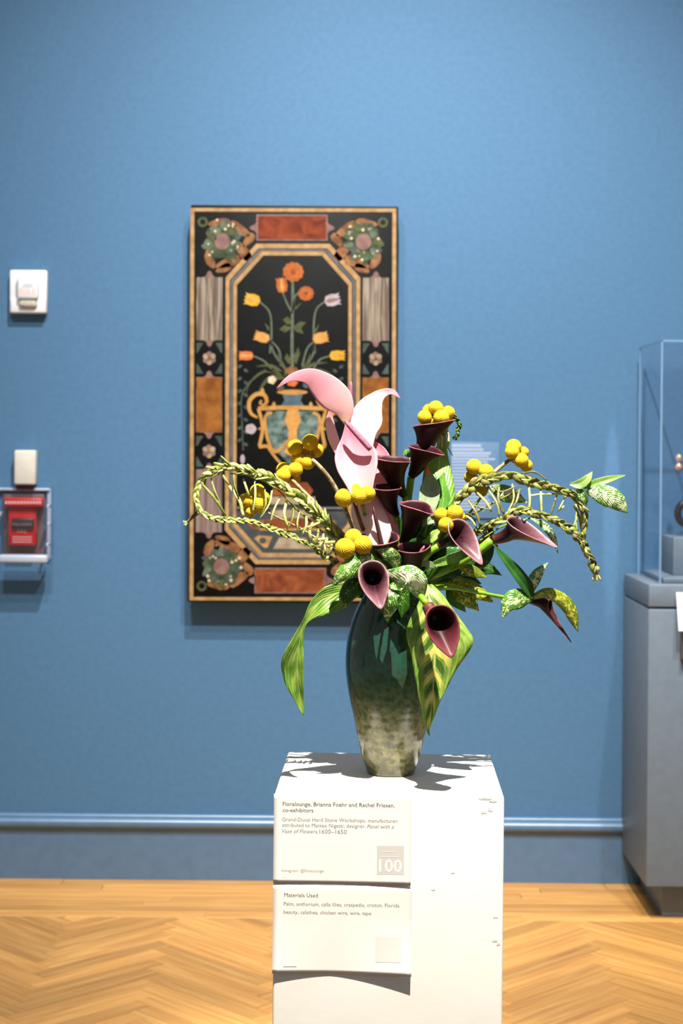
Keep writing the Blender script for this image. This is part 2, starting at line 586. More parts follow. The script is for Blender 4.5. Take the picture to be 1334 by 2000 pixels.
# stones of the inlaid panel
ST = {
    'black': mat('black_stone', (7, 9, 10), 0.5, (12, 14, 15), 30, spec=0.12),
    'gold': mat('ochre_stone_strip', (166, 134, 92), 0.45, (140, 108, 66), 40, spec=0.3),
    'grey': mat('grey_stone_line', (104, 104, 112), 0.4, (80, 84, 92), 50, spec=0.3),
    'red': mat('red_jasper', (84, 30, 14), 0.35, (124, 56, 28), 14, dist=1.6, contrast=(0.4, 0.7), spec=0.3),
    'rust': mat('rust_jasper', (96, 44, 22), 0.35, (140, 78, 44), 18, dist=1.2, contrast=(0.35, 0.7), spec=0.3),
    'amber': mat('amber_stone', (98, 54, 16), 0.35, (146, 94, 40), 26, contrast=(0.3, 0.7), spec=0.3),
    'alabaster': mat('banded_alabaster', (86, 72, 62), 0.4, (140, 128, 114), 16, stretch=(7, 1, 0.3), dist=0.8, contrast=(0.42, 0.6), spec=0.3),
    'alabaster2': mat('mauve_alabaster', (92, 74, 72), 0.4, (134, 114, 108), 16, stretch=(7, 1, 0.3), spec=0.3),
    'pinkgrey': mat('pink_grey_border', (104, 78, 74), 0.4, (128, 98, 92), 40, spec=0.3),
    'green': mat('green_jasper', (34, 46, 28), 0.4, (70, 82, 56), 40, spec=0.3),
    'greygreen': mat('grey_green_stone', (50, 60, 54), 0.4, (70, 80, 72), 40, spec=0.3),
    'brown': mat('tawny_stone', (92, 56, 34), 0.4, (140, 98, 62), 40, spec=0.3),
    'cream': mat('cream_stone', (178, 160, 130), 0.4, (196, 182, 156), 60, spec=0.3),
    'orange': mat('orange_stone', (138, 70, 26), 0.4, (160, 92, 46), 60, spec=0.3),
    'orange2': mat('light_orange_stone', (164, 90, 42), 0.4, (146, 76, 32), 60, spec=0.3),
    'coral': mat('coral_stone', (172, 82, 48), 0.4, (188, 112, 62), 60, spec=0.3),
    'yellow': mat('yellow_stone', (176, 132, 18), 0.4, (188, 148, 48), 60, spec=0.3),
    'apricot': mat('apricot_stone', (168, 118, 58), 0.4, (186, 140, 78), 60, spec=0.3),
    'white': mat('lilac_white_stone', (166, 154, 158), 0.4, (146, 132, 140), 60, spec=0.3),
    'stem': mat('sage_stem_stone', (92, 102, 86), 0.4, (76, 86, 70), 60, spec=0.3),
    'leafs': mat('olive_leaf_stone', (80, 82, 48), 0.4, (60, 66, 40), 60, spec=0.3),
    'vase': mat('mottled_green_marble', (46, 64, 60), 0.35, (112, 130, 124), 45, spec=0.3),
    'blue': mat('slate_blue_stone', (54, 70, 80), 0.4, (76, 92, 102), 40, spec=0.3),
    'gilt': mat('golden_stone', (158, 112, 50), 0.4, (172, 132, 72), 50, spec=0.3),
    'slate': mat('dark_slate', (52, 58, 60), 0.4, (64, 70, 72), 40, spec=0.3),
    'beige': mat('beige_marble', (128, 112, 90), 0.4, (156, 142, 118), 40, spec=0.3),
}

# ------------------------------------------------------------------ the room
mk('wall_back', *box_data((-3.2, WALL_Y, -0.02), (3.2, WALL_Y + 0.2, 4.6)), M['wall'], smooth=False)['kind'] = 'structure'


def extrude_x(name, prof, x0, x1, mat_, parent=None):
    n = len(prof)
    v = [(x0, y, z) for y, z in prof] + [(x1, y, z) for y, z in prof]
    f = [(i, (i + 1) % n, n + (i + 1) % n, n + i) for i in range(n)] + [tuple(range(n))[::-1], tuple(range(n, 2 * n))]
    return mk(name, v, f, mat_, parent, smooth=False)


bb = extrude_x('baseboard_back', [(WALL_Y, 0.0), (WALL_Y - 0.014, 0.0), (WALL_Y - 0.014, 0.155), (WALL_Y, 0.155)], -3.2, 3.2, M['base'])
bb['kind'] = 'structure'
prof = [(WALL_Y, 0.152)]
for i in range(11):
    a = -PI / 2 + PI * i / 10
    prof.append((WALL_Y - 0.014 - 0.017 * math.cos(a), 0.172 + 0.017 * math.sin(a)))
prof += [(WALL_Y - 0.014, 0.191), (WALL_Y - 0.013, 0.195), (WALL_Y - 0.008, 0.199), (WALL_Y, 0.199)]
bead = extrude_x('trim_1', prof, -3.2, 3.2, M['base'])
for p in bead.data.polygons:
    p.use_smooth = True
bead.data.set_sharp_from_angle(angle=math.radians(40)) if hasattr(bead.data, 'set_sharp_from_angle') else None
bead['kind'] = 'structure'

# floor: oak herringbone with a straight border along the wall
floor = mk('floor', *box_data((-3.2, -1.2, -0.06), (3.2, WALL_Y, -0.012)), M['subfloor'], smooth=False)
floor['kind'] = 'structure'
ORG[floor] = Vector((0, 0, 0))
PL, PWD = 0.404, 0.0577


def plank_mesh(L, w, name='plank'):
    b, t = 0.0012, 0.012
    x, y = L / 2 - 0.0006, w / 2 - 0.0006
    v = [(-x, -y, -t), (x, -y, -t), (x, y, -t), (-x, y, -t),
         (-x, -y, -b), (x, -y, -b), (x, y, -b), (-x, y, -b),
         (-x + b, -y + b, 0), (x - b, -y + b, 0), (x - b, y - b, 0), (-x + b, y - b, 0)]
    f = [(0, 1, 5, 4), (1, 2, 6, 5), (2, 3, 7, 6), (3, 0, 4, 7), (4, 5, 9, 8), (5, 6, 10, 9), (6, 7, 11, 10), (7, 4, 8, 11), (8, 9, 10, 11)]
    me = bpy.data.meshes.new(name)
    me.from_pydata(v, [], f)
    me.materials.append(M['wood'])
    return me


pm = plank_mesh(PL, PWD)
far_v, far_f = [], []


def put_plank(me, x, y, rz, near):
    if near:
        o = bpy.data.objects.new('plank', me)
        COL.objects.link(o)
        o.parent = floor
        o.location = (x, y, 0)
        o.rotation_euler = (0, 0, rz)
    else:
        k = len(far_v)
        c, s = math.cos(rz), math.sin(rz)
        for v in me.vertices:
            far_v.append((x + v.co.x * c - v.co.y * s, y + v.co.x * s + v.co.y * c, v.co.z))
        for p in me.polygons:
            far_f.append(tuple(i + k for i in p.vertices))


BORDER = WALL_Y - 0.014 - 7 * PWD
# herringbone: two families at +-45 degrees; lattice of n = 7
r2 = math.sqrt(0.5)
APEX_X = -0.46
nP = 0
for col in range(-8, 10):
    for row in range(-2, 90):
        # left-hand plank rising to the apex, right-hand plank falling from it
        bx_ = APEX_X + col * PL * 2 * r2
        by_ = 0.2 + row * PWD * 2 * r2 - 0.03
        # the plank that runs to +x,+y and ends on the apex line; its partner butts its side
        ca = (bx_ - (PL / 2) * r2 + PWD / 2 * r2 * 0, by_ - (PL / 2) * r2)
        cb = (bx_ + (PL / 2 - PWD) * r2 + PWD / 2 * r2 * 2, by_ - (PL / 2) * r2 + PWD * r2)
        for (x, y), rz in ((ca, PI / 4), (cb, -PI / 4)):
            if y > BORDER + 0.17 or y < -0.9 or abs(x) > 3.0:
                continue
            # cut those that would reach under the border: they just dip below the border boards
            inv = (abs(x) < y * 667 / FPX + 0.18) and y > 3.66
            put_plank(pm, x, y, rz, inv)
            nP += inv
for i in range(7):
    y = WALL_Y - 0.014 - (i + 0.5) * PWD
    x = -3.2 + random.uniform(0.0, 0.6)
    put_plank(plank_mesh(1.2, PWD, 'border_plank'), x - 0.75, y, 0, False)
    while x < 3.2:
        L = random.uniform(0.55, 1.15)
        me = plank_mesh(L, PWD, 'border_plank')
        for v in me.vertices:
            v.co.z += 0.0009                      # border boards lie a hair proud
        put_plank(me, x + L / 2, y, 0, abs(x + L / 2) < 1.05 + L / 2)
        x += L
fp = mk('plank_field', far_v, far_f, M['wood'], floor, smooth=False)
fp['kind'] = 'stuff'

# ------------------------------------------------------------------ plinth
PW = 0.32
PTOP = 0.84
PROT = -math.radians(1.6)
pc = W(760, 1551, 2.352)
pdir = Vector((-math.sin(PROT), math.cos(PROT), 0))
pbase = Vector((pc.x, pc.y, 0)) + pdir * (PW / 2)
plinth = thing('display_plinth', pbase, 'tall white painted plinth carrying the green vase of flowers', 'plinth', rotz=PROT)
o = box('column', (-PW / 2, -PW / 2, 0), (PW / 2, PW / 2, PTOP), M['white_paint'], plinth, bevel=0.0035, local=True, seg=3)


def pl_xy(px, py):
    """pixel on the front face of the plinth -> local x, z"""
    k = 2.352 / FPX
    dx, dy = px - 760, py - 1551
    return (dx + dy * ROLL) * k, PTOP - (dy - dx * ROLL) * k


for cx, cy, w_, h_ in ((948, 1557, 14, 3), (962, 1562, 9, 3), (945, 1583, 8, 4), (957, 1579, 6, 3), (968, 1788, 6, 2), (966, 1834, 6, 3), (972, 1841, 4, 3), (884, 1702, 5, 2), (845, 1735, 4, 2)):
    x0, z0 = pl_xy(cx, cy)
    k = 2.352 / FPX
    n = 9
    ring = []
    for i in range(n):
        a = 2 * PI * i / n
        q = random.uniform(0.6, 1.1)
        ring.append((x0 + math.cos(a) * w_ * k * q, -PW / 2 - 0.0003, z0 + math.sin(a) * h_ * k * q))
    back = [(x, -PW / 2 + 0.001, z) for x, y, z in ring]
    mk('paint_chip', ring + back, [tuple(range(n))] + [(i, n + i, n + (i + 1) % n, (i + 1) % n) for i in range(n)], M['chip'], plinth, smooth=False, local=True)


# ------------------------------------------------------------------ lettering
def lettering(text, x, z, y, mat_, parent, width=None, size=0.01, bold=0.0, shear=0.0, name='lettering', align='LEFT', slope=0.0, mtx=None):
    cu = bpy.data.curves.new('t', 'FONT')
    cu.body = text
    cu.size = size
    cu.shear = shear
    cu.offset = bold
    cu.resolution_u = 2
    cu.fill_mode = 'FRONT'
    to = bpy.data.objects.new('t', cu)
    COL.objects.link(to)
    bpy.context.view_layer.update()
    me = bpy.data.meshes.new_from_object(to.evaluated_get(bpy.context.evaluated_depsgraph_get()))
    bpy.data.objects.remove(to)
    bpy.data.curves.remove(cu)
    co = np.array([v.co[:] for v in me.vertices])
    if len(co) == 0:
        return None
    sx = 1.0
    if width:
        sx = width / (co[:, 0].max() - co[:, 0].min())
    x0 = co[:, 0].min()
    w = (co[:, 0].max() - x0) * sx
    ox = -w / 2 if align == 'CENTER' else 0
    for v in me.vertices:
        lx = (v.co.x - x0) * sx + ox
        lz = v.co.y * (sx if width else 1.0)
        v.co = (x + lx, y, z + lz + slope * lx)
    me.materials.clear()
    me.materials.append(mat_)
    me.name = name
    o = bpy.data.objects.new(name, me)
    COL.objects.link(o)
    o.parent = parent
    return o


# ------------------------------------------------------------------ paper signs on the plinth
SURF = {}


def bow_at(sg, lx, lz):
    wd, ht, cl, crr = SURF[sg]
    u, t = lx / wd, -lz / ht
    return 0.0012 + (cl * max(0, 1 - u / 0.42) ** 1.5 + crr * max(0, (u - 0.42) / 0.58) ** 1.4) * max(0, (t - 0.35) / 0.65) ** 1.7


def conform(o, sg, lift):
    for v in o.data.vertices:
        v.co.y = -bow_at(sg, v.co.x, v.co.z) - lift - (v.co.y if v.co.y > 0 else 0)
    return o


def paper(x0, x1, y0, y1, label, curl_l, curl_r):
    a = pl_xy(x0, y0)
    b = pl_xy(x1, y1)
    wd, ht = b[0] - a[0], a[1] - b[1]
    nx, nz = 24, 20
    v, f = [], []
    for j in range(nz + 1):
        for i in range(nx + 1):
            u, t = i / nx, j / nz
            bow = (curl_l * max(0, 1 - u / 0.42) ** 1.5 + curl_r * max(0, (u - 0.42) / 0.58) ** 1.4) * max(0, (t - 0.35) / 0.65) ** 1.7
            v.append((u * wd, -0.0012 - bow, -t * ht))
    for j in range(nz):
        for i in range(nx):
            k = j * (nx + 1) + i
            f.append((k, k + nx + 1, k + nx + 2, k + 1))
    loc = pbase + Matrix.Rotation(PROT, 3, 'Z') @ Vector((a[0], -PW / 2, a[1]))
    o = mk('paper_sign', v, f, M['paper'], None, local=True)
    o.location = loc
    o.rotation_euler = (0, 0, PROT)
    m = o.modifiers.new('thickness', 'SOLIDIFY')
    m.thickness = 0.0004
    m.offset = -1
    ORG[o] = loc
    tag(o, label, 'sign')
    SURF[o] = (wd, ht, curl_l, curl_r)

    def at(px, py):
        q = pl_xy(px, py)
        return q[0] - a[0], q[1] - a[1]
    return o, at


KP = 2.352 / FPX
sgn, at = paper(535, 802, 1550, 1727, 'upper cream paper sign naming the exhibitors, with a grey square', 0.0008, 0.0016)


def line(at, sg, text, px, py, w, m_, bold=0.0, shear=0.0, y=-0.0021):
    x, z = at(px, py)
    return conform(lettering(text, x, z, 0, m_, sg, width=w * KP, bold=bold, shear=shear), sg, 0.00006 if y > -0.004 else 0.0002)


line(at, sgn, 'Floralounge, Brianna Foehr and Rachel Friesen,', 552, 1573, 219, M['ink'], 0.00007)
line(at, sgn, 'co-exhibitors', 552, 1585, 60, M['ink'], 0.00007)
line(at, sgn, 'Grand-Ducal Hard Stone Workshops, manufacturer;', 551, 1603, 227, M['ink2'])
line(at, sgn, 'attributed to Matteo Nigetti, designer,', 551, 1614, 163, M['ink2'])
line(at, sgn, 'Panel with a', 717, 1616, 52, M['ink2'], 0, 0.25)
line(at, sgn, 'Vase of Flowers,', 551, 1626, 70, M['ink2'], 0, 0.25)
line(at, sgn, '1600\u20131650', 624, 1627, 53, M['ink2'])
line(at, sgn, 'Instagram: @floralounge', 550, 1702, 82, M['ink3'])
line(at, sgn, '_____', 549, 1713, 12, M['ink3'])


def flat_rect(name, at, sg, x0, y0, x1, y1, m_, y=-0.0021):
    a_, b_ = at(x0, y0), at(x1, y1)
    c_, d_ = at(x1, y0), at(x0, y1)
    v = [(a_[0], y, a_[1]), (d_[0], y, d_[1]), (b_[0], y, b_[1]), (c_[0], y, c_[1])]
    g = []
    for j in range(7):
        for i in range(7):
            u, t = i / 6, j / 6
            g.append((a_[0] + (c_[0] - a_[0]) * u + (d_[0] - a_[0]) * t, 0, a_[1] + (d_[1] - a_[1]) * t + (c_[1] - a_[1]) * u))
    f = [(j * 7 + i, j * 7 + 7 + i, j * 7 + 8 + i, j * 7 + 1 + i) for j in range(6) for i in range(6)]
    return conform(mk(name, g, f, m_, sg, smooth=False, local=True), sg, 0.0002 if y < -0.004 else 0.0001)


sq = flat_rect('printed_square', at, sgn, 736, 1650, 789, 1706, M['logo'], -0.0038)
line(at, sgn, '100', 740, 1700, 45, M['logow'], 0.00015, 0, -0.0042).parent = sq
flat_rect('printed_line', at, sgn, 748, 1660, 772, 1662, M['logo2'], -0.0042).parent = sq
flat_rect('printed_line', at, sgn, 743, 1670, 780, 1672, M['logo2'], -0.0042).parent = sq

sgn2, at2 = paper(533, 803, 1727, 1902, 'lower cream paper sign listing materials, its bottom corners curling outward', 0.0038, 0.0075)
line(at2, sgn2, 'Materials Used', 555, 1751, 66, M['ink'], 0.00001)
line(at2, sgn2, 'Palm, anthurium, calla lilies, craspedia, croton, Florida', 554, 1768, 226, M['ink2'])
line(at2, sgn2, 'beauty, calathea, chicken wire, wire, tape', 554, 1784, 171, M['ink2'])
flat_rect('printed_square', at2, sgn2, 733, 1827, 783, 1876, M['logo2'], -0.0062)
flat_rect('printed_line', at2, sgn2, 553, 1886, 579, 1887, M['ink3'], -0.0075)

# ------------------------------------------------------------------ vase
vb = Vector((W(763, 1500, YV).x, YV, PTOP))
prof_px = [(0, 40), (0, 44), (2, 46.5), (8, 48), (24, 54), (50, 61), (80, 67.5), (110, 73), (145, 82), (180, 88), (210, 91), (240, 90), (270, 86), (300, 78), (325, 68), (342, 58), (352, 54), (360, 55), (365, 57), (366, 55), (364, 51), (350, 49), (325, 58), (290, 72)]
vase = thing('vase', vb, 'dark green glazed ceramic vase holding the bouquet', 'vase')
NS = 72
v, f = [], []
for h, r in prof_px:
    for k in range(NS):
        a = 2 * PI * k / NS
        v.append((math.cos(a) * r * S1, math.sin(a) * r * S1, h * S1))
for i in range(len(prof_px) - 1):
    for k in range(NS):
        k2 = (k + 1) % NS
        f.append((i * NS + k, i * NS + k2, (i + 1) * NS + k2, (i + 1) * NS + k))
f.append(tuple(range(NS))[::-1])
mk('body', v, f, M['vase'], vase, local=True, subsurf=1)
RIM = vb + Vector((0, 0, 350 * S1))


# ------------------------------------------------------------------ plant builders
def smooth_interp(t, T, Wd):
    w = np.interp(t, T, Wd)
    for _ in range(2):
        w[1:-1] = 0.25 * w[:-2] + 0.5 * w[1:-1] + 0.25 * w[2:]
    return w


def blade_data(rib, widths, roll=0.0, fold=0.0, curl=0.0, wave=0.0, wk=5.0, n=30, m=10, seed=0):
    C = cr([V3(p) for p in rib], n)
    t = np.linspace(0, 1, n)
    T = [w[0] for w in widths]
    wl = smooth_interp(t, T, [w[1] for w in widths]) * S1
    wr = smooth_interp(t, T, [w[2] for w in widths]) * S1
    rl = np.interp(t, np.linspace(0, 1, len(roll)), roll) if np.ndim(roll) else np.full(n, roll)
    rl = np.radians(rl)
    cam0 = np.array([0, 0, EYE])
    v, uv, f = [], [], []
    for i in range(n):
        Tg = nrm(C[min(i + 1, n - 1)] - C[max(i - 1, 0)])
        Vw = nrm(C[i] - cam0)
        Sd = nrm(np.cross(Tg, Vw))
        Nn = nrm(np.cross(Sd, Tg))
        if Nn.dot(Vw) > 0:
            Nn = -Nn
        S_ = Sd * math.cos(rl[i]) + Nn * math.sin(rl[i])
        N_ = Nn * math.cos(rl[i]) - Sd * math.sin(rl[i])
        for j in range(m + 1):
            u = -1 + 2 * j / m
            w = wl[i] if u > 0 else wr[i]
            au = abs(u)
            h = fold * au * w + curl * au * au * w + wave * S1 * au * math.sin(wk * 2 * PI * t[i] + (0 if u > 0 else 1.7) + seed)
            v.append(C[i] + S_ * u * w + N_ * h)
            uv.append((0.5 + 0.5 * u, t[i]))
    for i in range(n - 1):
        for j in range(m):
            k = i * (m + 1) + j
            f.append((k, k + 1, k + m + 2, k + m + 1))
    return v, f, uv


def blade(name, parent, rib, widths, mat_, thick=0.0007, **kw):
    v, f, uv = blade_data(rib, widths, **kw)
    return mk(name, v, f, mat_, parent, uvs=uv, solid=thick)


WD = [(0, .10, .10), (.12, .5, .5), (.3, .92, .92), (.45, 1, 1), (.62, .86, .86), (.8, .5, .5), (.92, .2, .2), (1, .02, .02)]


def wid(a, b=None):
    b = a if b is None else b
    return [(t, l * a, r * b) for t, l, r in WD]


def leaf(label, rib, widths, mat_, stem=None, group=None, name='leaf', stem_r=2.6, stem_mat=None, tip=None, **kw):
    base = V3(stem[-1] if stem else rib[0])
    t = thing(name, base, label, 'leaf', group)
    blade('blade', t, rib, widths, mat_, **kw)
    if stem:
        tube('stem', stem, [stem_r, stem_r * 1.1], stem_mat or M['greenstem'], t, n=14, sides=7)
    return t


# calla lily -------------------------------------------------------------
def calla(label, stem, base, mouth, r, n, tip, mat_, r0=7.0, spad=None, spad_mat=None, stem_r=5.0, dip=0.12, p=1.55, sigma=0.62):
    B = np.array(V3(base))
    Mo = np.array(V3(mouth))
    n = nrm(np.array(n, float))
    tipv = np.array([tip[0] * S1, tip[2] if len(tip) > 2 else 0.0, tip[1] * S1])
    Ln = np.linalg.norm(Mo - B)
    ctrl = Mo - n * Ln * 0.55
    rows, seg = 22, 40
    e = tipv - n * tipv.dot(n)
    if np.linalg.norm(e) < 1e-5:
        e = np.array([0, -1.0, 0]) - n * n.dot([0, -1.0, 0])
    e1m = nrm(e)
    v, uv, f = [], [], []
    R = r * S1
    total = rows + 2
    for i in range(total):
        s = min(1.0, i / (rows - 1))
        ext = max(0, i - (rows - 1))
        c = (1 - s) ** 2 * B + 2 * s * (1 - s) * ctrl + s * s * Mo
        tg = nrm(2 * (1 - s) * (ctrl - B) + 2 * s * (Mo - ctrl))
        e1 = nrm(e1m - tg * e1m.dot(tg))
        e2 = np.cross(tg, e1)
        rad = r0 * S1 + (R - r0 * S1) * s ** p
        k = max(0.0, (s - 0.5) / 0.5) ** 1.8
        for q in range(seg):
            a = 2 * PI * q / seg
            aa = a if a <= PI else a - 2 * PI
            g = 0.72 * math.exp(-(aa / (sigma * 1.15)) ** 2) + 0.28 * math.exp(-(aa / 0.36) ** 2)
            gb = math.exp(-((abs(aa) - PI) / 0.5) ** 2)
            rd = e1 * math.cos(a) + e2 * math.sin(a)
            pt = c + rd * rad * (1 + 0.10 * k) + tipv * k * g - tg * R * dip * k * gb
            pt = pt + rd * R * 0.022 * ext - tg * R * 0.02 * ext * ext * 0.5
            v.append(pt)
            uv.append((q / seg, min(1.0, 0.95 * s + 0.025 * ext)))
    for i in range(total - 1):
        for q in range(seg):
            q2 = (q + 1) % seg
            f.append((i * seg + q, i * seg + q2, (i + 1) * seg + q2, (i + 1) * seg + q))
    f.append(tuple(range(seg))[::-1])
    t = thing('calla_lily', V3(stem[-1]) if stem else Vector(B), label, 'flower')
    mk('spathe', v, f, mat_, t, uvs=uv, solid=0.0008)
    if stem:
        b2 = tuple(base[q] + 0.06 * (stem[0][q] - base[q]) for q in range(3))
        tube('stem', [b2] + list(stem), [min(r0, stem_r * 1.25), stem_r * 1.05, stem_r, stem_r], M['greenstem'], t, n=22, sides=10)
    a = B + (ctrl - B) * 0.5
    top = ctrl * 0.7 + B * 0.3 if spad is None else np.array(V3(spad))
    C = cr([a, (a + top) / 2 + (0.0, 0, 0), top], 10)
    vv, ff = tube_data(C, np.array([3.6, 4.2, 4.4, 4.4, 4.3, 4.2, 4.1, 3.8, 3.0, 1.2]) * S1 * min(1.0, r / 22), 8)
    mk('spadix', vv, ff, spad_mat or M['spadix_dark'], t)
    return t


# craspedia ---------------------------------------------------------------
def ball_mesh():
    bm = bmesh.new()
    bmesh.ops.create_icosphere(bm, subdivisions=5, radius=1.0)
    nf = 300
    k = np.arange(nf) + 0.5
    ph = np.arccos(1 - 2 * k / nf)
    th = PI * (1 + 5 ** 0.5) * k
    Fp = np.stack([np.cos(th) * np.sin(ph), np.sin(th) * np.sin(ph), np.cos(ph)], 1)
    co = np.array([v.co[:] for v in bm.verts])
    d = np.clip(co @ Fp.T, -1, 1).max(1)
    ang = np.arccos(d)
    R = 1.0 + 0.075 * (1 - np.clip(ang / 0.105, 0, 1) ** 2) - 0.04
    for v, s in zip(bm.verts, R):
        v.co = v.co * s
    me = bpy.data.meshes.new('craspedia_ball')
    bm.to_mesh(me)
    bm.free()
    for p in me.polygons:
        p.use_smooth = True
    me.materials.append(M['yellow'])
    return me


BALL = ball_mesh()


def craspedia(label, balls, stem, stem_r=4.0, stem_mat=None, group='bunches of yellow craspedia'):
    t = thing('craspedia_bunch', V3(stem[-1]), label, 'flower', group)
    for b in balls:
        o = bpy.data.objects.new('flower_ball', BALL)
        COL.objects.link(o)
        o.parent = t
        o.location = V3((b[0], b[1], b[3])) - ORG[t]
        s = b[2] * S1
        o.scale = (s, s, s)
        o.rotation_euler = (random.uniform(0, 6), random.uniform(0, 6), random.uniform(0, 6))
    tube('stem', stem, [stem_r * 0.8, stem_r, stem_r, stem_r], stem_mat or M['brownstem'], t, n=26, sides=9)
    cx = sum(b[0] for b in balls) / len(balls)
    cy = sum(b[1] for b in balls) / len(balls)
    cd = sum(b[3] for b in balls) / len(balls)
    for b in balls:                       # little stalks gathering the heads
        s0 = stem[0]
        tube('stalk', [(b[0], b[1], b[3]), ((b[0] + s0[0]) / 2, (b[1] + s0[1]) / 2 + 2, (b[3] + s0[2]) / 2), s0], 1.6, stem_mat or M['brownstem'], t, n=6, sides=6)
    return t


# braids ------------------------------------------------------------------
def braid(parent, pts, amp, pitch, sw, mats, taper=(1, 1), n=None, flat=0.42, wrap=None):
    Lpx = sum(math.dist(pts[i][:2], pts[i + 1][:2]) for i in range(len(pts) - 1))
    n = n or int(Lpx / 2.2)
    C = cr([V3(p) for p in pts], n)
    T, N, B = frames(C)
    sarc = np.concatenate([[0], np.cumsum(np.linalg.norm(np.diff(C, axis=0), axis=1))]) / S1
    tp = np.linspace(taper[0], taper[1], n)
    out = []
    for k in range(3):
        ph = 2 * PI * sarc / pitch + 2 * PI * k / 3
        rg_ = random.Random(k + int(pts[0][0]))
        ph = ph + 0.5 * np.sin(sarc / 23.0 + rg_.uniform(0, 6))
        am = 1 + 0.28 * np.sin(sarc / 17.0 + rg_.uniform(0, 6))
        off = B * (am * amp * np.sin(ph) * tp * S1)[:, None] + N * (amp * 0.5 * np.sin(2 * ph) * tp * S1)[:, None]
        P = C + off
        v, f = tube_data(P, sw * tp * S1, 8, flat)
        out.append(mk('strand', v, f, mats[k % len(mats)], parent))
    return out


def strip(parent, a, b, w, mat_, bow=0.0, bowd=0.0, name='rung_strip'):
    mid = ((a[0] + b[0]) / 2 + bow, (a[1] + b[1]) / 2, (a[2] + b[2]) / 2 + bowd)
    C = cr([V3(a), V3(mid), V3(b)], 9)
    T_, N_, B_ = frames(C)
    tw = random.uniform(-0.5, 0.9)
    c_, s_ = math.cos(tw), math.sin(tw)
    N_, B_ = N_ * c_ + B_ * s_, B_ * c_ - N_ * s_
    v, f = tube_data(C, np.array([.8, .95, 1, 1, 1, 1, 1, .95, .6]) * w * S1, 6, 0.22, N_, B_)
    return mk(name, v, f, mat_, parent)

# ------------------------------------------------------------------ the bouquet: anthuriums
def anthurium(label, spathes, stem, spadix=None, spad_mat=None, spad_r=4.6):
    t = thing('anthurium', V3(stem[-1]), label, 'flower', 'pink anthuriums')
    for i, s in enumerate(spathes):
        blade('spathe' if i == 0 else 'spathe_lobe', t, s['rib'], s['w'], s['m'], thick=0.0011, n=34, m=14, roll=s.get('roll', 0), fold=s.get('fold', 0), curl=s.get('curl', 0), wave=s.get('wave', 0))
    tube('stem', stem, [3.6, 4, 4], M['greenstem'], t, n=18)
    if spadix:
        C = cr([V3(p) for p in spadix], 14)
        prof_ = np.array([.9, 1, 1.05, 1.05, 1.05, 1.03, 1, 1, .97, .95, .92, .88, .75, .35]) * spad_r * S1
        vv, ff = tube_data(C, prof_, 10)
        mk('spadix', vv, ff, spad_mat or M['spadix'], t)
    return t


PK, PP = M['pink'], M['palepink']
anthurium('pink anthurium with long hooked tip drooping left, topmost in the bouquet',
          [dict(rib=[(676, 828, -.04), (674, 800, -.045), (660, 772, -.048), (636, 748, -.05), (605, 732, -.055), (570, 737, -.065), (540, 758, -.08)],
                w=[(0, 4, 4), (.1, 19, 15), (.25, 37, 24), (.4, 39, 21), (.55, 29, 15), (.68, 16, 10), (.82, 6, 6), (.93, 3, 3), (1, .3, .3)], m=PK, curl=-0.10, roll=[0, 0, -5])],
          [(676, 828, -.04), (690, 880, -.0), (720, 980, .0), (745, 1110, .0), (757, 1175, 0)], [(682, 812, -.025), (684, 780, -.02), (685, 745, -.02)])
anthurium('pale pink upright anthurium with a pointed tip curling to the right',
          [dict(rib=[(723, 876, -.035), (714, 845, -.025), (717, 812, -.012), (734, 780, .0), (752, 766, .004), (768, 765, .0), (782, 778, -.01)],
                w=[(0, 5, 5), (.12, 22, 17), (.28, 30, 31), (.42, 30, 31), (.56, 22, 21), (.7, 10, 10), (.82, 5, 7), (.93, 2.5, 4), (1, .3, .3)], m=PP, curl=0.12)],
          [(723, 876, -.035), (735, 930, .01), (752, 1040, .01), (760, 1175, .01)])
anthurium('wide cupped pink anthurium with a long mauve spadix slanting up left',
          [dict(rib=[(708, 985, -.085), (700, 950, -.08), (692, 905, -.066), (686, 865, -.055), (676, 823, -.05)],
                w=[(0, 12, 16), (.2, 20, 30), (.4, 34, 44), (.55, 36, 46), (.7, 28, 34), (.85, 13, 14), (1, .4, .4)], m=PK, fold=0.18, curl=0.28),
           dict(rib=[(662, 892, -.02), (648, 850, -.02), (643, 820, -.02), (648, 788, -.025)],
                w=[(0, 4, 6), (.3, 9, 12), (.6, 8, 10), (1, .3, .3)], m=PP, curl=-0.3)],
          [(708, 985, -.085), (722, 1040, -.02), (748, 1110, -.01), (760, 1175, 0)], [(724, 878, -.082), (700, 851, -.08), (675, 823, -.075)], M['spadix'], 5.6)
anthurium('small pink anthurium half hidden behind the leftward calla lily',
          [dict(rib=[(752, 965, -.03), (752, 930, -.025), (746, 895, -.018), (731, 860, -.012)],
                w=[(0, 10, 10), (.3, 26, 18), (.55, 26, 18), (.8, 9, 12), (1, .3, .3)], m=PK, curl=0.3)],
          [(752, 965, -.005), (758, 1030, .0), (764, 1175, .005)], [(748, 930, -.004), (750, 900, -.002), (750, 874, 0)], M['spadix'], 3.4)
anthurium('pale pink anthurium below the middle craspedia, brightest low in the bouquet',
          [dict(rib=[(738, 1085, -.075), (728, 1040, -.07), (718, 1005, -.06), (712, 975, -.05), (708, 940, -.042)],
                w=[(0, 10, 12), (.25, 24, 36), (.5, 32, 36), (.7, 26, 30), (.88, 14, 20), (1, 2, 2)], m=PP, curl=-0.2)],
          [(738, 1085, -.075), (748, 1120, -.02), (760, 1175, 0)], [(727, 955, -.06), (729, 925, -.065), (733, 900, -.065)], M['spadix'], 4.2)
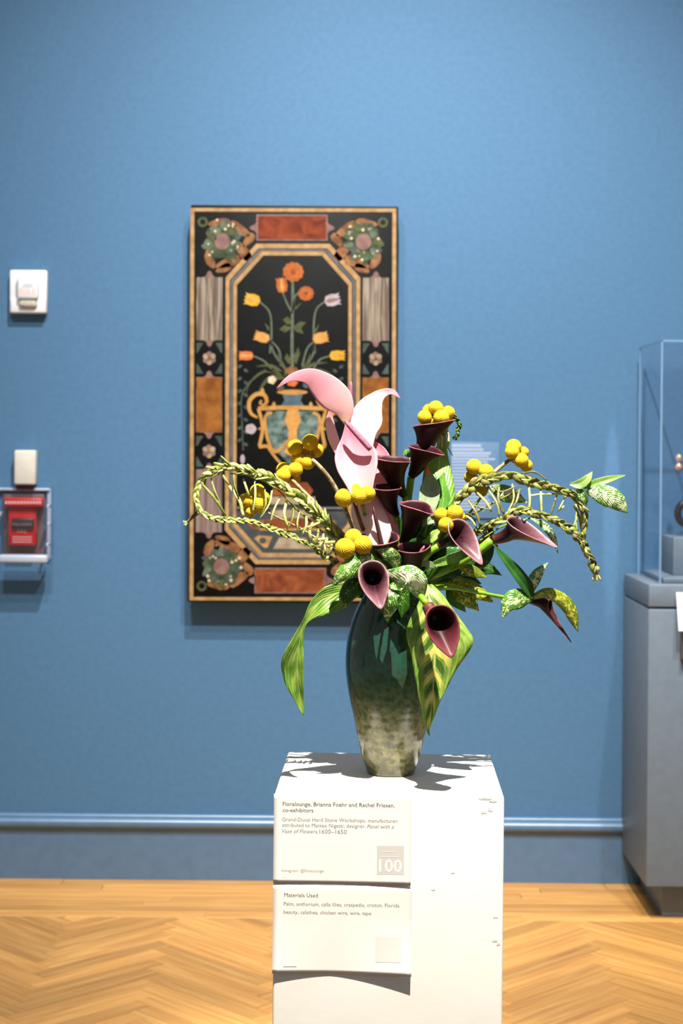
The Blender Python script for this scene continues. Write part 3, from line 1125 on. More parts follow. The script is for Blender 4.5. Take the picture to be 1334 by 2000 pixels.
anthurium('narrow folded pink anthurium beside the dark calla stems',
          [dict(rib=[(766, 1070, -.035), (764, 1030, -.04), (757, 990, -.045), (744, 952, -.04)],
                w=[(0, 6, 8), (.3, 17, 14), (.6, 16, 12), (.85, 8, 6), (1, .3, .3)], m=PK, fold=0.2, curl=0.2)],
          [(766, 1070, -.035), (768, 1120, -.01), (768, 1175, 0)])

# ------------------------------------------------------------------ calla lilies
CM, CLM = M['calla'], M['calla_light']
calla('uppermost burgundy calla lily, its rim under the top yellow craspedia', [(806, 925, .0), (796, 1000, .0), (778, 1120, 0), (770, 1175, 0)],
      (820, 892, -.01), (834, 828, -.02), 25, (-0.12, -.02, 1), (28, 6), CM, r0=12, p=0.95)
calla('second highest burgundy calla lily with pink rim tip pointing right', [(797, 975, -.02), (788, 1060, -.01), (772, 1175, 0)],
      (803, 930, -.03), (826, 873, -.045), 25, (.12, -.20, 1), (17, -9, -.01), CM, r0=7, stem_r=6, p=0.95)
calla('dark calla lily with thin pale tip pointing left across the anthurium', [(795, 1000, -.02), (792, 1060, -.01), (776, 1175, 0)],
      (790, 968, -.035), (769, 896, -.055), 29, (.06, -.16, 1), (-18, 5), CM, r0=6, p=1.0)
calla('dark calla lily with upward cup beside the middle craspedia', [(776, 1040, -.03), (776, 1090, -.02), (772, 1175, 0)],
      (775, 1006, -.05), (757, 951, -.065), 23, (-.04, -.22, 1), (-8, 1), CM, r0=6, p=1.1)
calla('dark calla lily with flared rim and tip right, above the lowest cups', [(786, 1090, -.02), (780, 1175, 0)],
      (787, 1060, -.05), (809, 984, -.07), 25, (.08, -.24, 1), (14, -12, -.01), CM, r0=8, p=1.2)
calla('low dark calla lily with brown spadix, beside the front craspedia', [(764, 1130, -.03), (766, 1175, 0)],
      (758, 1108, -.06), (744, 1051, -.085), 30, (-.16, -.34, 1), (-8, 6), CM, r0=10, spad=(728, 988, -.085), p=0.9)
calla('lowest upright dark calla lily just above the speckled leaves', [(800, 1150, -.02), (785, 1175, 0)],
      (802, 1126, -.055), (804, 1069, -.08), 25, (.0, -.32, 1), (8, 4), CM, r0=12, spad=(829, 1066, -.078), spad_mat=M['spadix'], p=0.8)
calla('mauve calla lily opening to the right beside three craspedia', [(835, 1082, -.06), (813, 1104, -.04), (796, 1140, -.01), (785, 1175, 0)],
      (857, 1066, -.06), (900, 1038, -.08), 24, (.42, -.78, .45), (26, -38, -.012), CLM, r0=8, stem_r=6, p=1.7, sigma=0.95)
calla('burgundy calla lily stretched far right, tip hanging past the braid', [(932, 1078, -.03), (880, 1108, -.03), (828, 1133, -.02), (790, 1175, 0)],
      (962, 1054, -.03), (1012, 1022, -.045), 20, (.30, -.50, .80), (54, -32, -.02), CLM, r0=9, stem_r=8, p=1.3, sigma=1.0)
calla('mauve calla lily facing the viewer in the centre above the vase', [(735, 1120, -.05), (748, 1150, -.02), (757, 1175, 0)],
      (726, 1122, -.065), (728, 1120, -.125), 24.5, (.02, -.88, .47), (9, -40, -.004), CLM, r0=8, p=2.0, sigma=1.15)
calla('wine red calla lily hanging over the patterned leaf in front of the vase', [(826, 1170, -.135), (812, 1155, -.11), (795, 1150, -.05), (785, 1175, 0)],
      (836, 1183, -.142), (862, 1212, -.185), 27, (.10, -.90, .36), (10, -38, -.002), M['calla_wine'], r0=11, stem_r=5.5, p=1.3, sigma=1.15)
calla('brown calla lily under the far right drooping leaf', [(1000, 1170, -.01), (930, 1158, -.01), (860, 1150, -.01), (800, 1175, 0)],
      (1036, 1173, -.01), (1072, 1182, -.015), 12, (.85, -.35, -.30), (46, -58, -.01), CM, r0=6, stem_r=3.5, p=0.9, sigma=0.9)
calla('dark calla lily half hidden behind the right braid', [(900, 1085, .02), (850, 1120, .02), (800, 1175, .01)],
      (930, 1068, .02), (962, 1050, .02), 19, (.75, -.20, .45), (6, 6), CM, r0=8)

# ------------------------------------------------------------------ craspedia
craspedia('five yellow craspedia heads on a pale bent stem, left of the anthuriums',
          [(577, 874, 15.5, .0), (606, 864, 16, -.005), (618, 880, 14, .01), (583, 898, 15.5, .005), (601, 903, 14.5, .0), (596, 886, 14, .015)],
          [(606, 893, .0), (616, 903, -.012), (636, 924, -.015), (660, 962, -.01), (690, 1030, .0), (735, 1120, .0), (752, 1175, 0)], 4.6)
craspedia('four yellow craspedia heads resting on top of the left braid',
          [(554, 918, 15, .0), (553, 929, 14.5, -.012), (577, 917, 14.5, -.004), (575, 935, 12, .004)],
          [(568, 934, -.004), (590, 957, -.02), (620, 988, -.025), (650, 1025, -.025), (672, 1046, -.02), (720, 1110, -.01), (750, 1175, 0)], 4.2)
craspedia('yellow craspedia heads caught inside the loop of the left braid',
          [(481, 978, 15, -.035), (503, 960, 15, -.03), (505, 985, 16, -.045), (490, 1000, 10, -.04), (515, 972, 12, -.025)],
          [(497, 985, -.025), (530, 1005, -.01), (600, 1040, .01), (690, 1105, .005), (748, 1175, 0)], 2.4)
craspedia('row of yellow craspedia heads on a dark stem before the pink anthurium',
          [(672, 972, 17.5, -.08), (694, 958, 15, -.075), (702, 969, 16, -.088), (718, 964, 15, -.085)],
          [(692, 978, -.08), (697, 998, -.085), (705, 1022, -.08), (713, 1042, -.06), (740, 1110, -.03), (758, 1175, 0)], 4.2, M['darkstem'])
craspedia('three large yellow craspedia heads at the left front, lowest of all',
          [(674, 1071, 19, -.115), (690, 1050, 16.5, -.10), (709, 1064, 17.5, -.11)],
          [(693, 1065, -.09), (715, 1090, -.07), (745, 1130, -.03), (758, 1175, 0)], 3.4)
craspedia('cluster of yellow craspedia heads at the top right above a burgundy calla',
          [(851, 797, 14.5, .0), (875, 806, 13.5, .005), (830, 815, 14.5, .0), (862, 816, 15.5, -.008), (838, 802, 13, .012), (866, 831, 11, .01), (846, 822, 13, .005)],
          [(858, 832, .02), (860, 860, .025), (850, 930, .025), (820, 1060, .02), (785, 1175, .01)], 4.5)
craspedia('yellow craspedia heads on a stem standing above the right braid',
          [(1003, 873, 15.5, .02), (1000, 883, 14, .01), (1022, 883, 11, .03), (1018, 899, 14.5, .01), (1028, 909, 12.5, .018), (1012, 890, 12, .028)],
          [(994, 899, .02), (975, 914, .018), (955, 931, .015), (920, 957, .015), (872, 1005, .015), (820, 1090, .01), (790, 1175, 0)], 4.6)
craspedia('yellow craspedia heads tucked behind the start of the right braid',
          [(926, 912, 15.5, .02), (949, 921, 15, .015), (918, 932, 12, .03), (940, 958, 13, .04), (931, 950, 10, .045)],
          [(934, 934, .03), (915, 960, .03), (872, 1010, .025), (820, 1095, .015), (788, 1175, 0)], 3.0)
craspedia('three yellow craspedia heads right of centre beside the mauve calla',
          [(889, 1002, 15.5, -.06), (862, 1006, 14, -.05), (871, 1025, 14.5, -.07), (899, 1010, 10, -.045)],
          [(874, 1012, -.045), (858, 1045, -.035), (825, 1100, -.02), (785, 1175, 0)], 3.4)

# ------------------------------------------------------------------ braided palms
PA, PLt, PD = M['palm'], M['palm_light'], M['palm_dark']
bl = thing('braided_palm', V3((755, 1175, 0)), 'long olive palm frond braided into a loop, reaching left before the panel', 'palm frond')
UP = [(672, 1062, -.02), (650, 1037, -.03), (625, 1008, -.04), (600, 985, -.045), (575, 966, -.05), (552, 949, -.05), (530, 934, -.05), (510, 926, -.05), (488, 922, -.05), (465, 914, -.05), (445, 911, -.05), (425, 916, -.048), (406, 926, -.045), (393, 941, -.04)]
LO = [(393, 941, -0.045), (384, 960, -0.050), (385, 984, -0.056), (396, 1001, -0.061), (414, 1011, -0.067), (440, 1016, -0.067), (470, 1016, -0.067), (500, 1021, -0.067), (525, 1030, -0.067), (550, 1040, -0.067), (572, 1048, -0.067), (595, 1060, -0.067), (615, 1070, -0.060), (632, 1085, -0.052), (655, 1098, -0.045)]
braid(bl, UP, 6.4, 56, 4.4, [PA, PLt, PA], (1.2, 0.85), flat=0.26)
braid(bl, LO, 4.4, 42, 3.4, [PA, PLt, PA], (0.85, 1.0), flat=0.28)
tube('midrib', [(450, 925, -.045), (490, 930, -.045), (540, 955, -.04), (580, 995, -.035), (625, 1035, -.03), (655, 1068, -.03), (700, 1120, -.01), (752, 1175, 0)], [1.2, 1.8, 2.2, 2.6], M['palm'], bl, n=30, sides=6)
tube('stem', [(655, 1040, -.03), (690, 1090, -.02), (730, 1140, -.005), (754, 1175, 0)], [4, 4, 4], PA, bl, n=14)
tube('tail', [(388, 1000, -.03), (378, 1008, -.03), (366, 1020, -.032)], [4.5, 3.2, 2.4], M['palm_dark'], bl, n=8, flat=0.6)
for dx, dy in ((-9, 2), (-8, 6), (-5, 8), (-10, -1)):
    strip(bl, (367, 1019, -.032), (367 + dx, 1019 + dy, -.034), 1.3, PLt, name='tuft_blade')
rungs = [((395, 946), (441, 1008), 4), ((412, 935), (432, 988), -2), ((433, 925), (447, 948), 0), ((447, 948), (474, 1010), 8), ((455, 926), (467, 975), -3), ((467, 975), (476, 1010), 0), ((475, 935), (487, 970), 0),
         ((498, 939), (493, 1003), 3), ((516, 952), (510, 1010), 6), ((531, 958), (507, 1013), 6), ((547, 971), (528, 1022), -3), ((560, 978), (563, 1030), -6), ((572, 990), (560, 1035), 5), ((585, 1000), (582, 1040), -3),
         ((598, 1008), (590, 1045), 4), ((610, 1020), (607, 1055), -4), ((622, 1032), (612, 1062), 3), ((585, 1037), (625, 1020), 0), ((632, 1042), (622, 1070), 3), ((640, 1050), (636, 1080), -3), ((648, 1055), (640, 1085), 3),
         ((600, 1055), (640, 1052), 0), ((615, 1062), (655, 1058), 0)]
for i, (a, b, bw) in enumerate(rungs):
    strip(bl, (a[0], a[1], -.052), (b[0], b[1], -.068), random.uniform(2.2, 3.4), PLt if i % 4 else PA, bow=bw, bowd=-.008)
for i in range(44):                               # loose leaflet ends along the upper braid
    k = random.uniform(0.05, 0.95)
    q = UP[int(k * 12)]
    q2 = UP[int(k * 12) + 1]
    fr = k * 12 - int(k * 12)
    x, y, d = [q[j] + (q2[j] - q[j]) * fr for j in range(3)]
    ang = math.atan2(q2[1] - q[1], q2[0] - q[0])
    ln = random.uniform(18, 34)
    s_ = random.choice((-1, 1))
    aa = ang + s_ * random.uniform(0.25, 0.6)
    strip(bl, (x, y, d - .006), (x + ln * math.cos(aa), y + ln * math.sin(aa), d - .006), random.uniform(2.2, 3.6), PA if i % 2 else PLt, bowd=-.006, name='leaflet')

brr = thing('braided_palm', V3((780, 1175, .01)), 'olive palm frond braided into a loop, arching right with knotted hanging tail', 'palm frond')
UR = [(868, 1003, .01), (893, 976, .01), (915, 956, .008), (934, 942, .005), (965, 933, .0), (998, 928, -.005), (1022, 938, -.01), (1055, 946, -.015), (1090, 955, -.02), (1122, 968, -.025), (1138, 992, -.03), (1142, 1022, -.03), (1137, 1052, -.03)]
LR = [(905, 1048, .0), (935, 1036, -.01), (957, 1025, -.02), (978, 1016, -.025), (1005, 1000, -.03), (1024, 998, -.03), (1046, 1003, -.03), (1073, 1012, -.032), (1100, 1025, -.034), (1121, 1040, -.035), (1134, 1055, -.036), (1146, 1077, -.036), (1157, 1100, -.036), (1164, 1117, -.036)]
braid(brr, UR, 5.6, 60, 4.6, [PA, PD, PA], (1.2, 0.75), flat=0.3)
braid(brr, LR, 6.0, 42, 4.8, [PA, PD, PA], (0.75, 1.0), flat=0.32)
tube('midrib', [(800, 1130, .0), (870, 1040, .0), (918, 1008, -.008), (973, 977, -.012), (1018, 956, -.012)], [3.2, 2.6, 2.2, 1.6], PD, brr, n=24, sides=6)
tube('stem', [(868, 1003, .01), (835, 1060, .01), (800, 1130, .005), (782, 1175, .01)], [6, 5, 5], PD, brr, n=16)
for dx, dy in ((-6, 16), (-2, 18), (3, 18), (8, 14), (11, 16)):
    strip(brr, (1164, 1115, -.036), (1163 + dx, 1117 + dy, -.036), 2.2, PLt, name='tuft_blade')
rr = [((913, 975), (938, 1028), 5), ((932, 962), (960, 1000), 4), ((955, 958), (975, 1010), 6), ((975, 950), (985, 1005), -6), ((1033, 950), (1033, 1000), 2), ((1056, 955), (1058, 1003), 0), ((1088, 965), (1075, 1008), 0), ((1105, 968), (1090, 998), 0),
      ((1090, 998), (1102, 988), 0), ((1120, 985), (1135, 1035), 4), ((1125, 985), (1118, 1035), 5), ((1128, 990), (1128, 1040), -3), ((920, 985), (960, 995), -4), ((900, 1000), (930, 1030), 6), ((1000, 945), (990, 1003), 8), ((1015, 955), (995, 1002), 4)]
for i, (a, b, bw) in enumerate(rr):
    strip(brr, (a[0], a[1], -.012), (b[0], b[1], -.026), random.uniform(1.8, 3.0), PLt if i % 3 else PD, bow=bw, bowd=-.006)
tube('loose_strip', [(1035, 968, -.015), (1060, 965, -.015), (1110, 965, -.02)], [1.8, 2, 1.4], PLt, brr, n=12, sides=6, flat=0.3)
for pts in ([(1018, 925, -.01), (1045, 922, -.02), (1068, 938, -.02)], [(1028, 930, -.01), (1045, 935, -.0), (1050, 945, .0)], [(905, 1010, -.015), (912, 1003, -.02), (925, 1012, -.02), (930, 1030, -.015)], [(960, 950, .0), (980, 960, -.02), (1010, 948, -.015)]):
    tube('loose_strip', pts, [1.6, 2, 1.4], PD, brr, n=14, sides=6, flat=0.4)
for i in range(30):
    P_ = UR if i % 2 else LR
    k = random.uniform(0.02, 0.92) * (len(P_) - 2)
    q, q2, fr = P_[int(k)], P_[int(k) + 1], k - int(k)
    x, y, d = [q[j] + (q2[j] - q[j]) * fr for j in range(3)]
    ang = math.atan2(q2[1] - q[1], q2[0] - q[0]) + random.choice((-1, 1)) * random.uniform(0.15, 0.4)
    ln = random.uniform(14, 24)
    strip(brr, (x, y, d - .006), (x + ln * math.cos(ang), y + ln * math.sin(ang), d - .006), random.uniform(1.8, 3.0), (PA, PLt, PD)[i % 3], bowd=-.005, name='leaflet')

bt = thing('braided_palm', V3((790, 1175, .02)), 'short dark braided palm tail curling down beside the top craspedia', 'palm frond')
braid(bt, [(866, 850, .03), (872, 822, .03), (882, 813, .025), (892, 818, .02), (897, 832, .02), (893, 846, .02), (889, 858, .02)], 4.0, 22, 3.2, [M['leaf_dark'], M['palm'], M['leaf_dark']], (1, 0.9))
tube('stem', [(866, 850, .03), (858, 930, .035), (830, 1050, .03), (795, 1175, .02)], [3, 3.5, 4], PA, bt, n=18)
for x0, x1 in ((851, 855), (858, 862), (866, 870), (872, 874), (846, 846)):
    strip(bt, (x0, 836, .01), (x1, 876, -.002), 2.6, PLt, bow=3, name='leaflet')
strip(bt, (868, 862, .0), (884, 890, .0), 1.6, PLt, name='leaflet')

# ------------------------------------------------------------------ leaves
LS, LSD, LSP, LY, LC, LL, LM, LD, LG = [M[k] for k in ('leaf_speck', 'leaf_speck_dark', 'leaf_speck_pale', 'leaf_yellow', 'leaf_chev', 'leaf_light', 'leaf_mid', 'leaf_dark', 'leaf_grey')]
leaf('long light green leaf drooping down left of the vase, twisted halfway',
     [(690, 1148, -.05), (660, 1158, -.065), (630, 1172, -.075), (606, 1194, -.08), (592, 1222, -.08), (584, 1262, -.08), (581, 1310, -.078), (586, 1360, -.075), (593, 1398, -.075)],
     [(0, 10, 10), (.10, 30, 20), (.2, 32, 20), (.3, 24, 11), (.37, 12, 4), (.42, 3, 4), (.48, 5, 10), (.58, 9, 24), (.68, 13, 32), (.8, 11, 23), (.9, 7, 11), (.96, 4, 5), (1, .5, .5)], M['leaf_droop'],
     stem=[(690, 1148, -.05), (715, 1150, -.03), (745, 1172, -.01)], curl=0.25, roll=[0, 0, -15, 20, 0], wave=1.5, n=44)
leaf('broad patterned green and yellow leaf hanging over the right of the vase',
     [(834, 1142, -.085), (842, 1190, -.105), (848, 1250, -.11), (848, 1310, -.112), (843, 1380, -.112), (837, 1424, -.11), (839, 1438, -.11)],
     [(0, 10, 10), (.07, 24, 14), (.2, 42, 38), (.30, 58, 52), (.38, 76, 51), (.43, 70, 46), (.57, 40, 39), (.75, 16, 26), (.88, 6, 13), (.96, 1.5, 3), (1, .5, .5)], LC,
     stem=[(834, 1142, -.085), (815, 1140, -.06), (785, 1172, -.01)], curl=-0.12, fold=-0.1, wave=2, wk=3, n=48, m=16)
leaf('speckled leaf arching left behind the central mauve calla',
     [(752, 1104, -.09), (722, 1092, -.105), (692, 1100, -.12), (668, 1120, -.125), (649, 1146, -.12)],
     [(0, 4, 4), (.2, 14, 9), (.45, 20, 12), (.7, 20, 13), (.88, 9, 8), (1, .5, .5)], LS, stem=[(752, 1104, -.09), (760, 1130, -.05), (762, 1172, -.005)], curl=-0.3)
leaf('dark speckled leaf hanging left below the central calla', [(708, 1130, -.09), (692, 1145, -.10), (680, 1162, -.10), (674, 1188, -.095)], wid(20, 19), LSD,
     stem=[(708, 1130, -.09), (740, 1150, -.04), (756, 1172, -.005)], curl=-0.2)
leaf('glossy cream speckled leaf right of the central calla, brightest of all leaves',
     [(752, 1118, -.115), (775, 1118, -.13), (800, 1120, -.14), (818, 1138, -.138), (826, 1175, -.125)],
     [(0, 4, 8), (.2, 8, 24), (.45, 16, 40), (.65, 18, 40), (.85, 10, 18), (1, .5, .5)], LSP, stem=[(752, 1118, -.115), (760, 1140, -.06), (765, 1172, -.005)], curl=-0.28, wave=2, wk=2)
leaf('speckled leaf pointing straight down onto the vase shoulder', [(768, 1140, -.105), (757, 1162, -.12), (751, 1188, -.118), (757, 1217, -.11)],
     [(0, 5, 3), (.25, 20, 10), (.5, 25, 11), (.72, 20, 6), (.9, 6, 2), (1, .4, .4)], LS, stem=[(768, 1140, -.105), (768, 1160, -.05), (768, 1172, -.005)], fold=0.35)
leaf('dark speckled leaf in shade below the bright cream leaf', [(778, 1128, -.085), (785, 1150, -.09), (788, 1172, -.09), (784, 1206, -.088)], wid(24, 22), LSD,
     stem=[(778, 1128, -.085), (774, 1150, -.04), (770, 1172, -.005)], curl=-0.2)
leaf('green speckled leaf just right of the lowest craspedia', [(776, 1112, -.085), (770, 1088, -.10), (752, 1074, -.105), (727, 1068, -.10)],
     [(0, 6, 6), (.3, 16, 12), (.6, 17, 10), (.85, 7, 4), (1, .4, .4)], LS, stem=[(776, 1112, -.085), (776, 1140, -.04), (770, 1172, -.005)], curl=-0.15)
leaf('long light green leaf lying along the right calla stem', [(838, 1105, -.055), (868, 1097, -.07), (902, 1085, -.075), (938, 1066, -.07)],
     [(0, 3, 3), (.25, 9, 7), (.5, 10, 9), (.8, 8, 6), (1, .4, .4)], LL, stem=[(838, 1105, -.055), (810, 1135, -.03), (782, 1172, -.005)], fold=0.3)
leaf('small grey green leaf near the base of the right calla stem', [(852, 1108, -.06), (832, 1100, -.07), (813, 1106, -.068)], wid(8, 6), LG, stem=[(852, 1108, -.06), (825, 1140, -.03), (784, 1172, -.005)])
leaf('rolled pale leaf between the low craspedia and mauve calla', [(858, 1034, -.05), (848, 1046, -.06), (838, 1055, -.06), (822, 1059, -.055)], wid(9, 9), LL, stem=[(858, 1034, -.05), (835, 1090, -.03), (784, 1172, -.005)], fold=0.4)
leaf('yellow speckled leaf right of the vase mouth, pointing right', [(872, 1140, -.03), (900, 1146, -.04), (935, 1160, -.045), (964, 1177, -.045)], [(0, 5, 4), (.25, 18, 16), (.5, 20, 16), (.8, 11, 8), (1, .4, .4)], LY,
     stem=[(872, 1140, -.03), (830, 1145, -.02), (786, 1172, -.005)], curl=-0.15)
leaf('dark narrow leaf pointing down right of the vase mouth', [(872, 1150, -.02), (884, 1168, -.03), (897, 1182, -.03), (910, 1196, -.03)], wid(16, 12), LM, stem=[(872, 1150, -.02), (830, 1150, -.01), (788, 1172, -.0)])
leaf('olive speckled leaf with bright pale tip right of the vase mouth', [(882, 1150, -.035), (900, 1162, -.045), (918, 1176, -.045), (936, 1194, -.045)], [(0, 4, 4), (.3, 14, 14), (.7, 16, 12), (.88, 5, 4), (1, .4, .4)], LY,
     stem=[(882, 1150, -.035), (835, 1150, -.02), (788, 1172, -.005)], curl=-0.2)
leaf('speckled leaf with pale tip under the right calla stem', [(895, 1108, -.04), (915, 1112, -.05), (935, 1120, -.05), (952, 1128, -.05)], wid(11, 13), LY, stem=[(895, 1108, -.04), (850, 1130, -.02), (788, 1172, -.005)], curl=-0.2)
leaf('dark leaf beneath the far right calla stem', [(898, 1092, -.01), (925, 1092, -.015), (948, 1080, -.02), (966, 1062, -.02)], wid(16, 24), LD, stem=[(898, 1092, -.01), (850, 1125, -.005), (788, 1172, 0)])
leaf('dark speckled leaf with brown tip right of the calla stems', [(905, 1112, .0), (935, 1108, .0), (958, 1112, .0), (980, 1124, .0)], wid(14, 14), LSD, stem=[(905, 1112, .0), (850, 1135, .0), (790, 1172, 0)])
leaf('tall light green leaf standing below the top right craspedia', [(850, 1010, -.035), (858, 960, -.02), (858, 910, .0), (866, 852, .02)],
     [(0, 12, 14), (.2, 26, 32), (.45, 34, 28), (.65, 28, 22), (.82, 14, 13), (1, 2, 2)], LL, stem=[(850, 1010, -.035), (825, 1080, -.005), (785, 1172, .005)], curl=-0.25, n=36)
ob = leaf('grey green leaf with orange tip in front of the tall light leaf', [(838, 1010, -.05), (836, 975, -.042), (838, 940, -.034), (834, 905, -.026)], [(0, 8, 8), (.3, 18, 22), (.55, 16, 22), (.8, 5, 7), (1, .4, .4)], LG,
          stem=[(838, 1010, -.05), (820, 1080, -.005), (782, 1172, 0)], curl=0.3)
blade('tip', ob, [(836, 928, -.034), (834, 916, -.031), (833, 904, -.028)], [(0, 5, 5), (.5, 4, 4), (1, .3, .3)], M['orange_tip'], n=8, m=4)
leaf('dark green leaf in front of the tall light leaf, right side', [(862, 1005, -.05), (866, 975, -.042), (864, 945, -.034), (868, 922, -.026)], wid(20, 13), LM, stem=[(862, 1005, -.05), (835, 1080, -.005), (785, 1172, 0)])
leaf('pale grey leaf edge between the dark cups and three craspedia', [(858, 1008, -.04), (842, 1016, -.05), (824, 1028, -.05)], wid(8, 7), LG, stem=[(858, 1008, -.04), (840, 1080, -.02), (785, 1172, 0)], fold=0.2)
leaf('small curled light leaf beside the burgundy calla tubes', [(801, 893, .0), (795, 884, -.005), (786, 888, -.005)], wid(8, 7), LL, stem=[(801, 893, .0), (798, 980, .01), (778, 1172, .005)], stem_r=1.8)
leaf('cream speckled leaf seen through the right braid', [(955, 950, .035), (985, 962, .035), (1010, 972, .035), (1030, 982, .03)], wid(16, 18), LSP, stem=[(955, 950, .035), (890, 1040, .03), (795, 1172, .01)])
leaf('narrow speckled leaf hanging below the right braid', [(1036, 1012, -.01), (1060, 1024, -.015), (1080, 1048, -.02), (1090, 1082, -.02)], wid(7, 8), LSP, stem=[(1036, 1012, -.01), (960, 1040, .0), (795, 1172, .005)], stem_r=1.6, curl=0.2)

# whorls on a shared stalk
wr_ = thing('leafy_sprig', V3((790, 1172, 0)), 'sprig of four speckled leaves at the lower right end of a long stalk', 'leaf sprig')
tube('stem', [(1040, 1168, -.03), (985, 1166, -.04), (930, 1156, -.055), (877, 1147, -.06), (830, 1150, -.03), (790, 1172, 0)], [2.6, 3.6, 4.4, 4.4], M['greenstem'], wr_, n=24)
blade('leaf', wr_, [(1040, 1170, -.03), (1015, 1172, -.045), (995, 1182, -.05), (982, 1207, -.05)], [(0, 4, 5), (.3, 16, 22), (.55, 16, 24), (.8, 8, 12), (1, .4, .4)], LS, curl=-0.2)
blade('leaf', wr_, [(1040, 1168, -.03), (1018, 1136, -.04), (990, 1100, -.04), (962, 1062, -.035)], [(0, 5, 5), (.2, 10, 16), (.5, 8, 15), (.8, 4, 8), (1, .4, .4)], LD, fold=0.35, roll=25)
blade('leaf', wr_, [(1037, 1163, -.03), (1041, 1140, -.035), (1053, 1118, -.035), (1070, 1099, -.03)], wid(13, 11), LSP, curl=-0.15)
blade('leaf', wr_, [(1040, 1166, -.03), (1072, 1160, -.04), (1108, 1184, -.04), (1129, 1234, -.035)], [(0, 5, 5), (.25, 12, 9), (.55, 15, 13), (.8, 11, 10), (1, .4, .4)], LY, curl=-0.35)
w2 = thing('leafy_sprig', V3((1137, 1000, -.03)), 'sprig of bright speckled leaves at the far right end of the braid', 'leaf sprig')
tube('stem', [(1140, 958, -.03), (1140, 975, -.03), (1138, 1000, -.03)], [4, 3, 2], M['greenstem'], w2, n=8)
blade('leaf', w2, [(1112, 946, -.03), (1132, 944, -.035), (1146, 934, -.035), (1157, 921, -.03)], [(0, 2, 2), (.35, 8, 13), (.7, 6, 9), (1, .4, .4)], LL, fold=0.2)
blade('leaf', w2, [(1140, 952, -.03), (1165, 944, -.035), (1190, 936, -.035), (1222, 928, -.03)], [(0, 3, 3), (.3, 9, 9), (.6, 7, 7), (1, .8, .8)], LL, fold=0.15)
blade('leaf', w2, [(1146, 958, -.03), (1172, 964, -.042), (1200, 978, -.045), (1226, 1002, -.04)], [(0, 6, 6), (.25, 18, 17), (.5, 22, 20), (.78, 17, 13), (.93, 5, 5), (1, .4, .4)], LSP, curl=-0.2)
blade('leaf', w2, [(1126, 956, -.03), (1136, 964, -.035), (1141, 976, -.035), (1142, 994, -.03)], wid(9, 11), LS, fold=0.2)

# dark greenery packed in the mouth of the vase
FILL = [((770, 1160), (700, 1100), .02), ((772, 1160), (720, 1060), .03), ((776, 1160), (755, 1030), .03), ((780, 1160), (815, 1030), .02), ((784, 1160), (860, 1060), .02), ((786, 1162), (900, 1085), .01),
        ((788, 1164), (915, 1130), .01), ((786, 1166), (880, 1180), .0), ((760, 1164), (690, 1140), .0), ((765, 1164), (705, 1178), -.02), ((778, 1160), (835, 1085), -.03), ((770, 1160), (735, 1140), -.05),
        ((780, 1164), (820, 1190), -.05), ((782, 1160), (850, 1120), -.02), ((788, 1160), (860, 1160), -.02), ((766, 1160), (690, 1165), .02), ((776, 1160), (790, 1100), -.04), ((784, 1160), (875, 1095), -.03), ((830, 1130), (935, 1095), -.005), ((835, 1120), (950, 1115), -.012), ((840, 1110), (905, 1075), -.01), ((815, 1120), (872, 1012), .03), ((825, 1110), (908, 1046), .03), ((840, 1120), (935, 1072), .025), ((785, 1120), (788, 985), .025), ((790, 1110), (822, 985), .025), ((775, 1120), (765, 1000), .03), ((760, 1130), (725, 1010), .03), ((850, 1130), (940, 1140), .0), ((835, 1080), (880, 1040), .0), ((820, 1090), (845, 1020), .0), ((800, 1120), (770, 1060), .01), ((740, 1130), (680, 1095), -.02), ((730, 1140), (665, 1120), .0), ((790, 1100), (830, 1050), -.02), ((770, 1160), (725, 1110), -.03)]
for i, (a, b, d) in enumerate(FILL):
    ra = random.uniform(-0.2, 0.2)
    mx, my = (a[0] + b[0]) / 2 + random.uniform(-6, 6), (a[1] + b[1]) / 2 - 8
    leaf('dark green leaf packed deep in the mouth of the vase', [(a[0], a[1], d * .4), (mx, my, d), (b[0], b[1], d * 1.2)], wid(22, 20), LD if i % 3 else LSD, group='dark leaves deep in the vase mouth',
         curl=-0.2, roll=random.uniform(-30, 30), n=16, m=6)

# ------------------------------------------------------------------ the inlaid stone panel on the wall
PY_ = WALL_Y - 0.075                            # its face
pa = W(367, 1176, PY_)
pb = W(777, 403, PY_)
panel = thing('inlaid_stone_panel', (( pa.x + pb.x) / 2, WALL_Y - 0.03, pa.z), 'tall black stone panel inlaid with a vase of flowers, hanging on the blue wall', 'artwork')
UNR = math.radians(0.15)


def PX_(px, py, lay=0.0):
    # small correction so that the panel hangs plumb
    return W(px - (py - 790) * UNR, py + (px - 572) * UNR, PY_ - lay)


def inlay(name, pts, mat_, lay=0.0008, th=0.004, parent=None, smooth=False):
    P = [PX_(x, y, lay) for x, y in pts]
    n = len(P)
    back = [p + Vector((0, th, 0)) for p in P]
    return mk(name, P + back, [tuple(range(n))] + [(i, n + i, n + (i + 1) % n, (i + 1) % n) for i in range(n)], mat_, parent or panel, smooth=smooth)


def band(name, outer, inner, mat_, lay=0.0008):
    n = len(outer)
    v = [PX_(x, y, lay) for x, y in outer] + [PX_(x, y, lay) for x, y in inner]
    v += [p + Vector((0, 0.004, 0)) for p in v]
    f = []
    for i in range(n):
        j = (i + 1) % n
        f += [(i, j, n + j, n + i), (i, 2 * n + i, 2 * n + j, j), (n + i, n + j, 3 * n + j, 3 * n + i)]
    return mk(name, v, f, mat_, panel, smooth=False)


